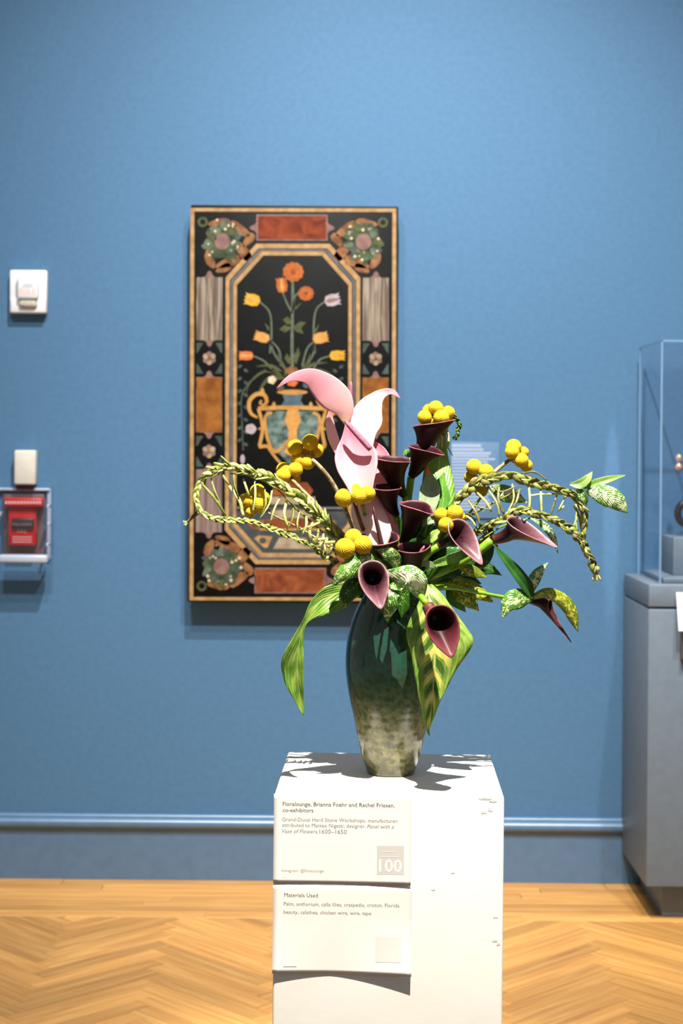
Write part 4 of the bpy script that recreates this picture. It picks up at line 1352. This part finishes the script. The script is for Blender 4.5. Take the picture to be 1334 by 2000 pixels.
x0, x1, y0, y1 = 367, 777, 403, 1176
c0, c1 = PX_(x0, y1), PX_(x1, y0)
box('slab', (c0.x, PY_, c0.z), (c1.x, WALL_Y - 0.022, c1.z), ST['black'], panel, bevel=0.003)
for sx_ in (-1, 1):                              # wall cleats hold the slab off the wall
    xc = (c0.x + c1.x) / 2 + sx_ * 0.22
    box('cleat', (xc - 0.03, WALL_Y - 0.023, c0.z + 0.15), (xc + 0.03, WALL_Y, c1.z - 0.15), ST['slate'], panel)


def rect(a, b, c, d):
    return [(a, b), (c, b), (c, d), (a, d)]


band('border_strip', rect(371, 406.5, 773, 1173), rect(378.5, 413.5, 765.5, 1166.5), ST['gold'])


def octa(xa, ya, xb, yb, ca, cb):
    return [(xa + ca, ya), (xb - ca, ya), (xb, ya + cb), (xb, yb - cb), (xb - ca, yb), (xa + ca, yb), (xa, yb - cb), (xa, ya + cb)]


band('octagon_strip', octa(440, 476, 703, 1102, 60, 66), octa(448, 485, 695, 1093, 57, 63), ST['gold'])
band('octagon_line', octa(450, 487, 693, 1091, 56.5, 62.5), octa(453.5, 490, 689.5, 1088, 55.5, 61), ST['grey'])
band('octagon_strip', octa(455, 491, 687, 1088, 55, 61), octa(462, 499, 680, 1080, 52, 58), ST['gold'])


def framed(name, a, b, c, d, m_, edge='pinkgrey', w=3):
    inlay('stone_frame', rect(a, b, c, d), ST[edge], 0.0008)
    inlay(name, rect(a + w, b + w, c - w, d - w), m_, 0.0014)


framed('stone_tablet', 500, 419, 639, 470, ST['red'])
framed('stone_tablet', 498, 1109, 638, 1159, ST['rust'])
for a, c in ((383, 434), (708, 759)):
    inlay('stone_tablet', rect(a, 542, c, 665), ST['alabaster'])
    framed('stone_tablet', a, 737, c, 845, ST['amber'], 'brown', 2)
    inlay('stone_tablet', rect(a, 917, c, 1040), ST['alabaster2'])
    xm = (a + c) / 2
    for yy, s in ((542, -1), (665, 1), (737, -1), (845, 1), (917, -1), (1040, 1)):
        inlay('pendant', [(xm - 11, yy), (xm - 6, yy + s * 4), (xm - 4, yy + s * 10), (xm, yy + s * 13), (xm + 4, yy + s * 10), (xm + 6, yy + s * 4), (xm + 11, yy)], ST['pinkgrey'])
    for yc in (700, 882):
        for q in range(6):
            an = 2 * PI * q / 6 + 0.5
            pts = [(xm + math.cos(an) * 8 + math.cos(b_) * 5.4, yc + math.sin(an) * 8 + math.sin(b_) * 5.4) for b_ in [2 * PI * k / 10 for k in range(10)]]
            inlay('rosette_petal', pts, ST['beige'] if q % 2 else ST['pinkgrey'], 0.0008 + 0.0001 * q)
        inlay('rosette_eye', [(xm + 3.5 * math.cos(2 * PI * k / 10), yc + 3.5 * math.sin(2 * PI * k / 10)) for k in range(10)], ST['brown'], 0.0018)
        for sx_ in (-1, 1):
            for sy_ in (-1, 1):
                ex, ey = xm + sx_ * 25, yc + sy_ * 30
                inlay('corner_stone', [(ex, ey), (ex - sx_ * 14, ey), (ex - sx_ * 9, ey - sy_ * 7), (ex - sx_ * 3, ey - sy_ * 18), (ex, ey - sy_ * 20)], ST['greygreen'])
for yy in (445, 1134):
    for xx, s in ((500, -1), (639, 1)):
        inlay('pendant', [(xx, yy - 11), (xx + s * 4, yy - 6), (xx + s * 10, yy - 4), (xx + s * 14, yy), (xx + s * 10, yy + 4), (xx + s * 4, yy + 6), (xx, yy + 11)], ST['pinkgrey'])


def ell(cx, cy, rx, ry=None, n=16, rot=0.0, wob=0.0, k=0, ph=0.0):
    ry = rx if ry is None else ry
    out = []
    for i in range(n):
        a = 2 * PI * i / n
        q = 1 + wob * math.cos(k * a + ph)
        x, y = rx * q * math.cos(a), ry * q * math.sin(a)
        out.append((cx + x * math.cos(rot) - y * math.sin(rot), cy + x * math.sin(rot) + y * math.cos(rot)))
    return out


def corner(cx, cy, sx_, sy_):
    """lobed corner ornament; sx_, sy_ point to the panel's corner"""
    def T(px, py):
        return (cx + px * sx_, cy + py * sy_)
    rg = random.Random(int(cx * 7 + cy))
    for lx, ly, rx, ry, rot in ((-40, 18, 26, 10, -0.9), (-14, 40, 26, 10, 0.35), (-34, -24, 10, 22, 0.9), (24, 34, 9, 20, 0.3), (4, -36, 22, 9, 0.1), (-52, -4, 16, 8, 0.9), (-4, 52, 16, 8, 0.4)):
        inlay('scroll', [T(x, y) for x, y in ell(lx, ly, rx, ry, 14, rot, 0.12, 3)], ST['brown'], 0.0008)
    inlay('foliage', [T(x, y) for x, y in ell(0, 0, 34, 34, 40, 0.2, 0.10, 7)], ST['green'], 0.0013)
    for q in range(13):
        a = 2 * PI * q / 13 + rg.uniform(-.2, .2)
        r_ = rg.uniform(22, 37)
        inlay('foliage_lobe', [T(x, y) for x, y in ell(r_ * math.cos(a), r_ * math.sin(a), rg.uniform(7, 13), rg.uniform(5, 8), 12, a + rg.uniform(-.8, .8), 0.15, 3)], ST[rg.choice(('greygreen', 'green', 'green', 'leafs', 'stem'))], 0.0016 + 0.0001 * q)
    inlay('medallion', [T(x, y) for x, y in ell(0, 0, 15.5, 16, 18)], ST['pinkgrey'], 0.0028)
    for q in range(20):
        a = rg.uniform(0, 6.28)
        r_ = rg.uniform(20, 44)
        inlay('pearl', [T(x, y) for x, y in ell(r_ * math.cos(a), r_ * math.sin(a), rg.uniform(1.3, 3.2), None, 8)], ST['cream'] if q % 3 else ST['vase'], 0.003)
    band('scroll_ring', [T(x, y) for x, y in ell(38, -38, 10, 10, 16)], [T(x, y) for x, y in ell(38, -38, 5.5, 5.5, 16)], ST['leafs'], 0.001)


corner(433, 472, -1, 1)
corner(709, 472, 1, 1)
corner(433, 1107, -1, -1)
corner(711, 1107, 1, -1)


def ribbon(name, pts, w, mat_, lay=0.001):
    C = cr([(x, y, 0) for x, y in pts], 18)
    L_, R_ = [], []
    n = len(C)
    ww = np.interp(np.linspace(0, 1, n), np.linspace(0, 1, len(w)), w) if np.ndim(w) else np.full(n, w)
    for i in range(n):
        t = nrm(C[min(i + 1, n - 1)] - C[max(i - 1, 0)])
        p = np.array([-t[1], t[0], 0]) * ww[i]
        L_.append((C[i][0] + p[0], C[i][1] + p[1]))
        R_.append((C[i][0] - p[0], C[i][1] - p[1]))
    v = [PX_(x, y, lay) for x, y in L_] + [PX_(x, y, lay) for x, y in R_]
    f = [(i, i + 1, n + i + 1, n + i) for i in range(n - 1)]
    v += [q + Vector((0, 0.003, 0)) for q in v]
    f += [(i, 2 * n + i, 2 * n + i + 1, i + 1) for i in range(n - 1)] + [(n + i, n + i + 1, 3 * n + i + 1, 3 * n + i) for i in range(n - 1)]
    return mk(name, v, f, mat_, panel, smooth=False)


# stems and leaves
ribbon('inlaid_stem', [(571, 735), (570, 660), (571, 600), (571, 545)], [3.2, 2.6, 2.4], ST['stem'])
for pts in ([(571, 612), (560, 592), (552, 572)], [(571, 606), (576, 578), (590, 570)], [(527, 690), (530, 650), (526, 610), (505, 588)], [(615, 690), (612, 645), (617, 605), (635, 588)],
            [(548, 715), (545, 685), (528, 664)], [(590, 715), (600, 680), (618, 664)], [(530, 720), (515, 705), (496, 696)], [(612, 720), (625, 702), (645, 695)], [(552, 715), (535, 690), (528, 668)], [(600, 712), (612, 690), (613, 670)]):
    ribbon('inlaid_stem', pts, [1.8, 1.6, 1.3], ST['stem'])
for pts, w in (([(560, 735), (530, 715), (500, 716)], 3.5), ([(556, 738), (520, 725), (490, 745), (480, 770)], 2.6), ([(560, 740), (525, 740), (503, 768)], 4), ([(565, 735), (548, 705), (540, 690)], 3),
               ([(585, 735), (610, 712), (640, 708)], 3.5), ([(590, 738), (620, 722), (650, 735), (662, 760)], 2.6), ([(580, 735), (600, 708), (606, 690)], 3), ([(568, 730), (545, 728), (515, 722)], 3)):
    ribbon('inlaid_leaf', pts, [1, w, w * .8, .4], ST['leafs'], 0.0012)
for pts in ([(572, 602), (590, 590), (578, 605)], [(571, 640), (555, 635), (545, 643), (556, 650)], [(571, 638), (586, 628), (598, 630), (588, 640), (592, 652), (578, 648)], [(570, 632), (562, 618), (552, 624), (560, 634)],
            [(571, 705), (560, 690), (555, 700), (564, 712)], [(571, 700), (582, 678), (586, 690), (578, 712)], [(526, 640), (516, 630), (524, 648)], [(613, 645), (624, 632), (616, 652)]):
    inlay('inlaid_leaf', pts, ST['leafs'], 0.0014)


def bloom(cx, cy, rx, ry, m_, rot=0.0, kind='tulip'):
    if kind == 'round':
        fl = inlay('inlaid_flower', ell(cx, cy, rx, ry, 36, 0, 0.06, 11), m_, 0.0018)
        for q in range(7):
            a = 2 * PI * q / 7
            inlay('inlaid_petal', ell(cx + rx * .5 * math.cos(a), cy + ry * .5 * math.sin(a), rx * .3, ry * .24, 10, a + 0.6), ST['orange2'], 0.0022 + 0.0001 * q, parent=fl)
        inlay('inlaid_petal', ell(cx, cy, rx * .22, ry * .22, 12), ST['rust'], 0.0032, parent=fl)
        return
    base = [(-1, 0), (-.75, -.8), (0, -1), (.7, -.85), (1.1, -1.0), (.85, -.5), (1.15, -.3), (.85, 0), (1.15, .3), (.85, .5), (1.1, 1.0), (.7, .85), (0, 1), (-.75, .8)]
    pts = [(cx + rx * x * math.cos(rot) - ry * y * math.sin(rot), cy + rx * x * math.sin(rot) + ry * y * math.cos(rot)) for x, y in base]
    fl = inlay('inlaid_flower', pts, m_, 0.0018)
    inlay('inlaid_petal', [(cx + (rx * x * math.cos(rot) - ry * y * math.sin(rot)), cy + (rx * x * math.sin(rot) + ry * y * math.cos(rot))) for x, y in ((-.9, 0), (-.3, -.35), (.7, -.2), (.95, 0), (.7, .2), (-.3, .35))], ST['apricot'] if m_ != ST['white'] else ST['pinkgrey'], 0.0022, parent=fl)


bloom(572, 531, 20, 19, ST['orange'], 0, 'round')
bloom(597, 573, 15, 14, ST['orange'], 0, 'round')
bloom(550, 558, 15, 11, ST['orange'], -1.7)
bloom(493, 586, 15, 12, ST['yellow'], PI + 0.2)
bloom(648, 586, 15, 12, ST['white'], -0.2)
bloom(512, 659, 15, 10, ST['apricot'], PI + 0.3)
bloom(625, 660, 15, 11, ST['apricot'], -0.2)
bloom(481, 695, 14, 9, ST['coral'], PI)
bloom(658, 694, 15, 10, ST['yellow'], 0)
inlay('inlaid_flower', ell(531, 742, 8, 8, 20, 0, 0.1, 5), ST['cream'], 0.002)
inlay('inlaid_flower', ell(570, 724, 13, 8, 20, 0, 0.1, 7), ST['brown'], 0.002)
inlay('inlaid_flower', ell(571, 747, 10, 8, 20, 0, 0.1, 5), ST['coral'], 0.0022)
inlay('inlaid_flower', ell(548, 758, 7, 6, 14), ST['leafs'], 0.002)
inlay('inlaid_flower', ell(598, 752, 7, 6, 14), ST['blue'], 0.002)
ribbon('inlaid_stem', [(488, 745), (472, 775), (473, 830), (475, 880)], [1.4, 1.2, 1.2], ST['greygreen'])
for i in range(7):
    y_ = 720 + i * 24
    for s in (-1, 1):
        inlay('inlaid_leaf', ell(474 + s * 6, y_ + s * 4, 5, 3.2, 8, s * 0.6), ST['greygreen'], 0.0012)
        if i < 5:
            inlay('inlaid_leaf', ell(660 + s * 6, y_ - s * 4, 5, 3.2, 8, -s * 0.6), ST['greygreen'], 0.0012)
inlay('inlaid_flower', ell(490, 838, 10.5, 10, 18, 0, .06, 5), ST['white'], 0.002)
inlay('inlaid_flower', ell(474, 897, 4.5, 9, 14), ST['white'], 0.002)
# vase of the inlay: neck, body, golden mount
inlay('inlaid_vase_rim', ell(571, 766, 30, 5, 20), ST['gilt'], 0.002)
inlay('inlaid_vase_neck', [(551, 770), (592, 770), (587, 782), (596, 795), (547, 795), (556, 782)], ST['blue'], 0.0018)
inlay('inlaid_vase_body', [(520, 803), (622, 803), (624, 830), (617, 862), (600, 884), (580, 900), (562, 900), (542, 884), (526, 862), (519, 830)], ST['vase'], 0.0014)
inlay('inlaid_vase_base', [(548, 888), (594, 888), (584, 902), (572, 912), (560, 902)], ST['vase'], 0.002)
ribbon('mount_bar', [(504, 798), (572, 796), (638, 798)], 4, ST['gilt'], 0.0026)
for s in (-1, 1):
    xm = 571

    def q(dx, dy):
        return (xm + s * dx, dy)
    ribbon('mount_bar', [q(66, 798), q(58, 835), q(64, 872)], 3.2, ST['gilt'], 0.0024)
    ribbon('mount_bar', [q(40, 806), q(53, 815), q(50, 850), q(42, 874)], 2.8, ST['gilt'], 0.0026)
    ribbon('mount_bar', [q(65, 873), q(48, 872), q(30, 882), q(8, 862)], 3.4, ST['gilt'], 0.0028)
    ribbon('mount_bar', [q(46, 876), q(34, 892), q(22, 906)], 2.4, ST['gilt'], 0.0022)
    ribbon('mount_bar', [q(54, 836), q(66, 838)], 2, ST['gilt'], 0.003)
    ribbon('handle_scroll', [q(68, 816), q(82, 806), q(84, 784), q(70, 770), q(54, 772), q(50, 786), q(58, 792), q(64, 786), q(60, 782)], [2, 3.5, 4, 4, 4, 3, 2], ST['gilt'], 0.0026)
    inlay('finial', [q(64, 770), q(62, 762), q(58, 757), q(55, 763), q(54, 772)], ST['gilt'], 0.0028)
    inlay('finial', [q(40, 795), q(39, 788), q(36, 784), q(33, 788), q(32, 795)], ST['gilt'], 0.003)
inlay('mount_strap', [(562, 800), (582, 800), (588, 822), (580, 840), (582, 870), (590, 884), (572, 892), (554, 884), (562, 870), (564, 840), (556, 822)], ST['apricot'], 0.003)
inlay('inlaid_vase_foot', [(534, 950), (540, 942), (600, 942), (612, 958), (606, 968), (532, 968)], ST['rust'], 0.0016)
inlay('inlaid_ledge', rect(528, 970, 616, 985), ST['beige'], 0.0016)
inlay('inlaid_ledge', rect(518, 987, 626, 992), ST['slate'], 0.0016)
inlay('inlaid_table', rect(463, 990, 679, 994), ST['grey'], 0.0016)
inlay('inlaid_table', rect(530, 996, 614, 1012), ST['beige'], 0.0018)
inlay('inlaid_table', rect(520, 1014, 625, 1030), ST['rust'], 0.0018)
inlay('inlaid_table', rect(508, 1032, 636, 1036), ST['gilt'], 0.0018)
inlay('inlaid_pavement', [(463, 998), (679, 998), (679, 1022), (628, 1080), (514, 1080), (463, 1022)], ST['slate'], 0.001)
inlay('inlaid_pavement', [(546, 1050), (598, 1050), (608, 1072), (534, 1072)], ST['beige'], 0.0016)
for s in (-1, 1):
    xm = 571
    d_ = [(xm + s * dx, dy) for dx, dy in ((38, 1048), (66, 1046), (74, 1052), (54, 1070), (48, 1070))]
    inlay('inlaid_pavement', d_, ST['gold'], 0.0016)
    inlay('inlaid_pavement', ell(xm + s * 57, 1056, 7, 6, 12), ST['slate'], 0.002)
    inlay('inlaid_pavement', [(xm + s * dx, dy) for dx, dy in ((52, 1016), (84, 1016), (88, 1022), (76, 1034), (64, 1034))], ST['brown'], 0.0016)

# ------------------------------------------------------------------ wall label
la, lb = W(880, 1012, WALL_Y - 0.006), W(976, 864, WALL_Y - 0.006)
wl = thing('wall_label', (la.x, WALL_Y - 0.006, la.z), 'pale clear text label on the wall behind the right braid', 'label')
M['labelsheet'] = mat('pale_blue_label_sheet', (90, 122, 154), 0.35, (86, 118, 150), 30)
sheet_ = box('sheet', (la.x, WALL_Y - 0.006, la.z), (lb.x, WALL_Y, lb.z), M['labelsheet'], wl, bevel=0.001)
rows = [(882, 940, 868, 873), (882, 944, 876, 880), (882, 959, 883, 887), (882, 955, 889, 892), (882, 967, 895, 898)] + [(882, 882 + random.uniform(60, 86), 901 + 6.2 * i, 903.6 + 6.2 * i) for i in range(16)]
for i, (xa, xb, ya, yb) in enumerate(rows):
    p, q_ = W(xa, yb, WALL_Y - 0.0066), W(xb, ya, WALL_Y - 0.0066)
    box('text_line', (p.x, WALL_Y - 0.0066, p.z), (q_.x, WALL_Y - 0.005, q_.z), M['labeltext'], sheet_)

# ------------------------------------------------------------------ fire alarm devices on the left


def wbox(name, xa, ya, xb, yb, t0, t1, mat_, parent, bevel=0.0):
    """box on the wall covering pixel box, from t0 to t1 metres off the wall"""
    xm_, ym = (xa + xb) / 2, (ya + yb) / 2
    c = W(xm_, ym, WALL_Y - t1)
    k = (WALL_Y - t1) / FPX
    hx, hz = (xb - xa) / 2 * k, (yb - ya) / 2 * k
    return box(name, (c.x - hx, WALL_Y - t1, c.z - hz), (c.x + hx, WALL_Y - t0, c.z + hz), mat_, parent, bevel)


st = thing('fire_alarm_strobe', W(54, 612, WALL_Y), 'white square fire alarm strobe high on the wall at left', 'fire alarm')
wbox('backplate', 18, 527, 91, 612, 0, 0.028, M['device_white'], st, 0.006)
wbox('lower_ledge', 20, 583, 89, 611, 0.02, 0.036, M['device_white'], st, 0.004)
sh_ = wbox('strobe_housing', 34, 534, 74, 582, 0.02, 0.055, M['device_white'], st, 0.004)
wbox('strobe_lens', 36, 580, 72, 600, 0.02, 0.050, M['lens'], st, 0.008)
wbox('lens_shade', 36, 580, 72, 584, 0.03, 0.054, M['devgrey'], st, 0.001)
for xa, ya, xb, yb in ((50, 545, 53, 547), (46, 555, 62, 556.5), (44, 559, 64, 560.5)):
    wbox('print_line', xa, ya, xb, yb, 0.05, 0.0555, M['devgrey'], sh_)


def wall_text(text, px, py, w, t1, mat_, parent):
    p = W(px, py, WALL_Y - t1)
    o_ = lettering(text, 0, 0, 0, mat_, parent, width=w * (WALL_Y - t1) / FPX, bold=0.0)
    o_.location = p - ORG[parent]
    return o_


wall_text('FIRE', 38, 576, 32, 0.0556, M['devtext'], sh_)
hb = thing('alarm_sounder', W(48, 947, WALL_Y), 'small cream box mounted just above the red pull station', 'alarm box')
wbox('case', 27, 879, 69, 947, 0, 0.042, M['cream_plastic'], hb, 0.006)
wbox('neck', 32, 946, 66, 957, 0, 0.025, M['darkred'], hb, 0.003)
ps = thing('fire_pull_station', W(45, 1070, WALL_Y), 'red fire pull station behind the clear cover at left', 'fire alarm')
wbox('backplate', 6, 965, 86, 1082, 0, 0.012, M['backplate'], ps, 0.002)
body_ = wbox('body', 16, 985, 70, 1066, 0.01, 0.045, M['red'], ps, 0.005)
ho_ = wbox('hood', 7, 972, 84, 990, 0.02, 0.062, M['red'], ps, 0.006)
hd_ = wbox('handle', 22, 1012, 66, 1033, 0.03, 0.056, M['darkred'], ps, 0.004)
wall_text('PULL DOWN', 24, 1026, 38, 0.0566, M['ink3'], hd_)
wall_text('FIRE', 34, 1041, 18, 0.0456, M['devtext'], body_)
for y_ in (1048, 1053, 1058):
    wbox('print_line', 24, y_, 62, y_ + 1.2, 0.04, 0.0456, M['devtext'], body_)
for x_ in range(10, 80, 6):
    wbox('print_mark', x_, 979, x_ + 4, 984, 0.055, 0.0626, M['devtext'], ho_)
cv = thing('clear_alarm_cover', W(45, 1100, WALL_Y), 'clear plastic cover box over the red pull station', 'cover')
wbox('front_pane', 2, 962, 90, 1084, 0.088, 0.094, M['acrylic2'], cv, 0.002)
wbox('side_pane', 90, 958, 93, 1088, 0.0, 0.092, M['acrylic2'], cv)
wbox('side_pane', -1, 958, 2, 1088, 0.0, 0.092, M['acrylic2'], cv)
wbox('back_flange', 91, 955, 99, 1092, 0.0, 0.012, M['frost'], cv, 0.003)
wbox('back_flange', -8, 955, -3, 1092, 0.0, 0.012, M['frost'], cv, 0.003)
wbox('top_pane', 2, 953, 92, 960, 0.0, 0.092, M['acrylic2'], cv)
wbox('top_flange', -4, 953, 97, 959, 0.0, 0.02, M['frost'], cv, 0.003)
wbox('bottom_lip', -4, 1084, 92, 1100, 0.05, 0.100, M['frost'], cv, 0.006)
for x_, y_ in ((-1, 1000), (93, 985), (94, 1020), (92, 1060)):
    wbox('clip', x_ - 2, y_, x_ + 2, y_ + 8, 0.05, 0.097, M['frost'], cv, 0.002)

# ------------------------------------------------------------------ glass-topped display case on the right
CXL, CYF, CZT = 0.862, 4.72, 0.945
case = thing('display_case', (1.6, 4.93, 0), 'grey blue museum display case with clear acrylic hood at right', 'display case')
CXR = 2.35
box('toe_kick', (CXL + 0.055, CYF + 0.06, 0), (CXR - 0.05, WALL_Y - 0.03, 0.105), M['case'], case, 0.002)
box('cabinet', (CXL, CYF, 0.1), (CXR, WALL_Y - 0.016, 0.876), M['case'], case, 0.003)
box('reveal', (CXL + 0.006, CYF + 0.006, 0.874), (CXR - 0.006, WALL_Y - 0.02, 0.884), ST['slate'], case)
box('deck', (CXL, CYF, 0.882), (CXR, WALL_Y - 0.016, CZT), M['case'], case, 0.003)
GX, GY, GZ = CXL + 0.036, CYF + 0.034, 1.622
box('hood_pane', (GX, GY, CZT), (CXR - 0.036, GY + 0.006, GZ), M['acrylic'], case)
box('hood_pane', (GX, GY + 0.006, CZT), (GX + 0.006, WALL_Y - 0.05, GZ), M['acrylic'], case)
box('hood_pane', (GX + 0.006, WALL_Y - 0.056, CZT), (CXR - 0.036, WALL_Y - 0.05, GZ), M['acrylic'], case)
box('hood_pane', (CXR - 0.042, GY + 0.006, CZT), (CXR - 0.036, WALL_Y - 0.056, GZ), M['acrylic'], case)
box('hood_top', (GX, GY, GZ), (CXR - 0.036, WALL_Y - 0.05, GZ + 0.008), M['acrylic'], case)
for lo, hi in (((GX - 0.001, GY - 0.001, CZT), (GX + 0.004, GY + 0.003, GZ + 0.008)), ((GX - 0.001, GY, GZ + 0.004), (GX + 0.003, WALL_Y - 0.05, GZ + 0.009)), ((GX, GY - 0.001, GZ + 0.004), (CXR - 0.036, GY + 0.003, GZ + 0.009)),
               ((GX - 0.001, WALL_Y - 0.053, CZT), (GX + 0.003, WALL_Y - 0.049, GZ + 0.008))):
    box('hood_edge', lo, hi, M['acrylic_edge'], case)
box('deck_pad', (GX + 0.012, GY + 0.012, CZT), (CXR - 0.06, WALL_Y - 0.07, CZT + 0.016), M['case'], case, 0.003)
riser = box('riser_block', (0.955, 4.86, CZT + 0.016), (1.16, 5.03, CZT + 0.125), M['case'], None, 0.003)
tag(riser, 'small grey blue riser block inside the display case', 'riser')
fig = thing('bronze_object', (1.06, 4.94, CZT + 0.125), 'dark metal object on the riser inside the display case, cut off by the edge', 'sculpture')
zz = CZT + 0.125


def lathe(name, cx, cy, prof_, mat_, parent, ns=28):
    v, f = [], []
    for r_, z_ in prof_:
        for k in range(ns):
            a = 2 * PI * k / ns
            v.append((cx + r_ * math.cos(a), cy + r_ * math.sin(a), z_))
    for i in range(len(prof_) - 1):
        for k in range(ns):
            k2 = (k + 1) % ns
            f.append((i * ns + k, i * ns + k2, (i + 1) * ns + k2, (i + 1) * ns + k))
    f += [tuple(range(ns))[::-1], tuple((len(prof_) - 1) * ns + k for k in range(ns))]
    return mk(name, v, f, mat_, parent)


lathe('base', 1.07, 4.94, [(0.06, zz), (0.06, zz + .012), (0.04, zz + .02), (0.03, zz + .04), (0.05, zz + .07), (0.07, zz + .11), (0.06, zz + .15), (0.03, zz + .17), (0.02, zz + .2)], M['bronze'], fig)
tube('handle', [(1.04, 4.93, zz + .02), (0.99, 4.93, zz + .045), (0.985, 4.93, zz + .08), (1.01, 4.93, zz + .105)], 0.011, M['bronze'], fig, n=16, px=False)
tube('arm', [(1.07, 4.94, zz + .19), (1.03, 4.935, zz + .21), (0.995, 4.93, zz + .20), (0.985, 4.93, zz + .22)], 0.006, M['bronze'], fig, n=16, px=False)
lathe('finial_ball', 0.985, 4.93, [(0.002, zz + .19), (0.009, zz + .193), (0.012, zz + .2), (0.009, zz + .208), (0.004, zz + .214), (0.008, zz + .222), (0.010, zz + .23), (0.006, zz + .238), (0.001, zz + .241)], M['gilt'], fig, 16)
sg3 = thing('case_label', (0.93, CYF, 0.80), 'white label plate leaning on the front of the display case', 'label')
M['whiteplate'] = mat('white_label_plate', (226, 230, 236), 0.4, (220, 224, 231), 30)
v, f = box_data((0.936, -0.004, -0.055), (1.16, 0.0, 0.055))
A = Matrix.Translation((0, CYF - 0.03, 0.872)) @ Matrix.Rotation(-0.35, 4, 'X')
mk('plate', [A @ Vector(p) for p in v], f, M['whiteplate'], sg3, smooth=False)
A2 = Matrix.Translation((0, CYF - 0.026, 0.868)) @ Matrix.Rotation(-0.35, 4, 'X')
box('bracket', (0.95, CYF - 0.030, 0.74), (1.15, CYF - 0.0005, 0.82), M['steel'], sg3, 0.002)
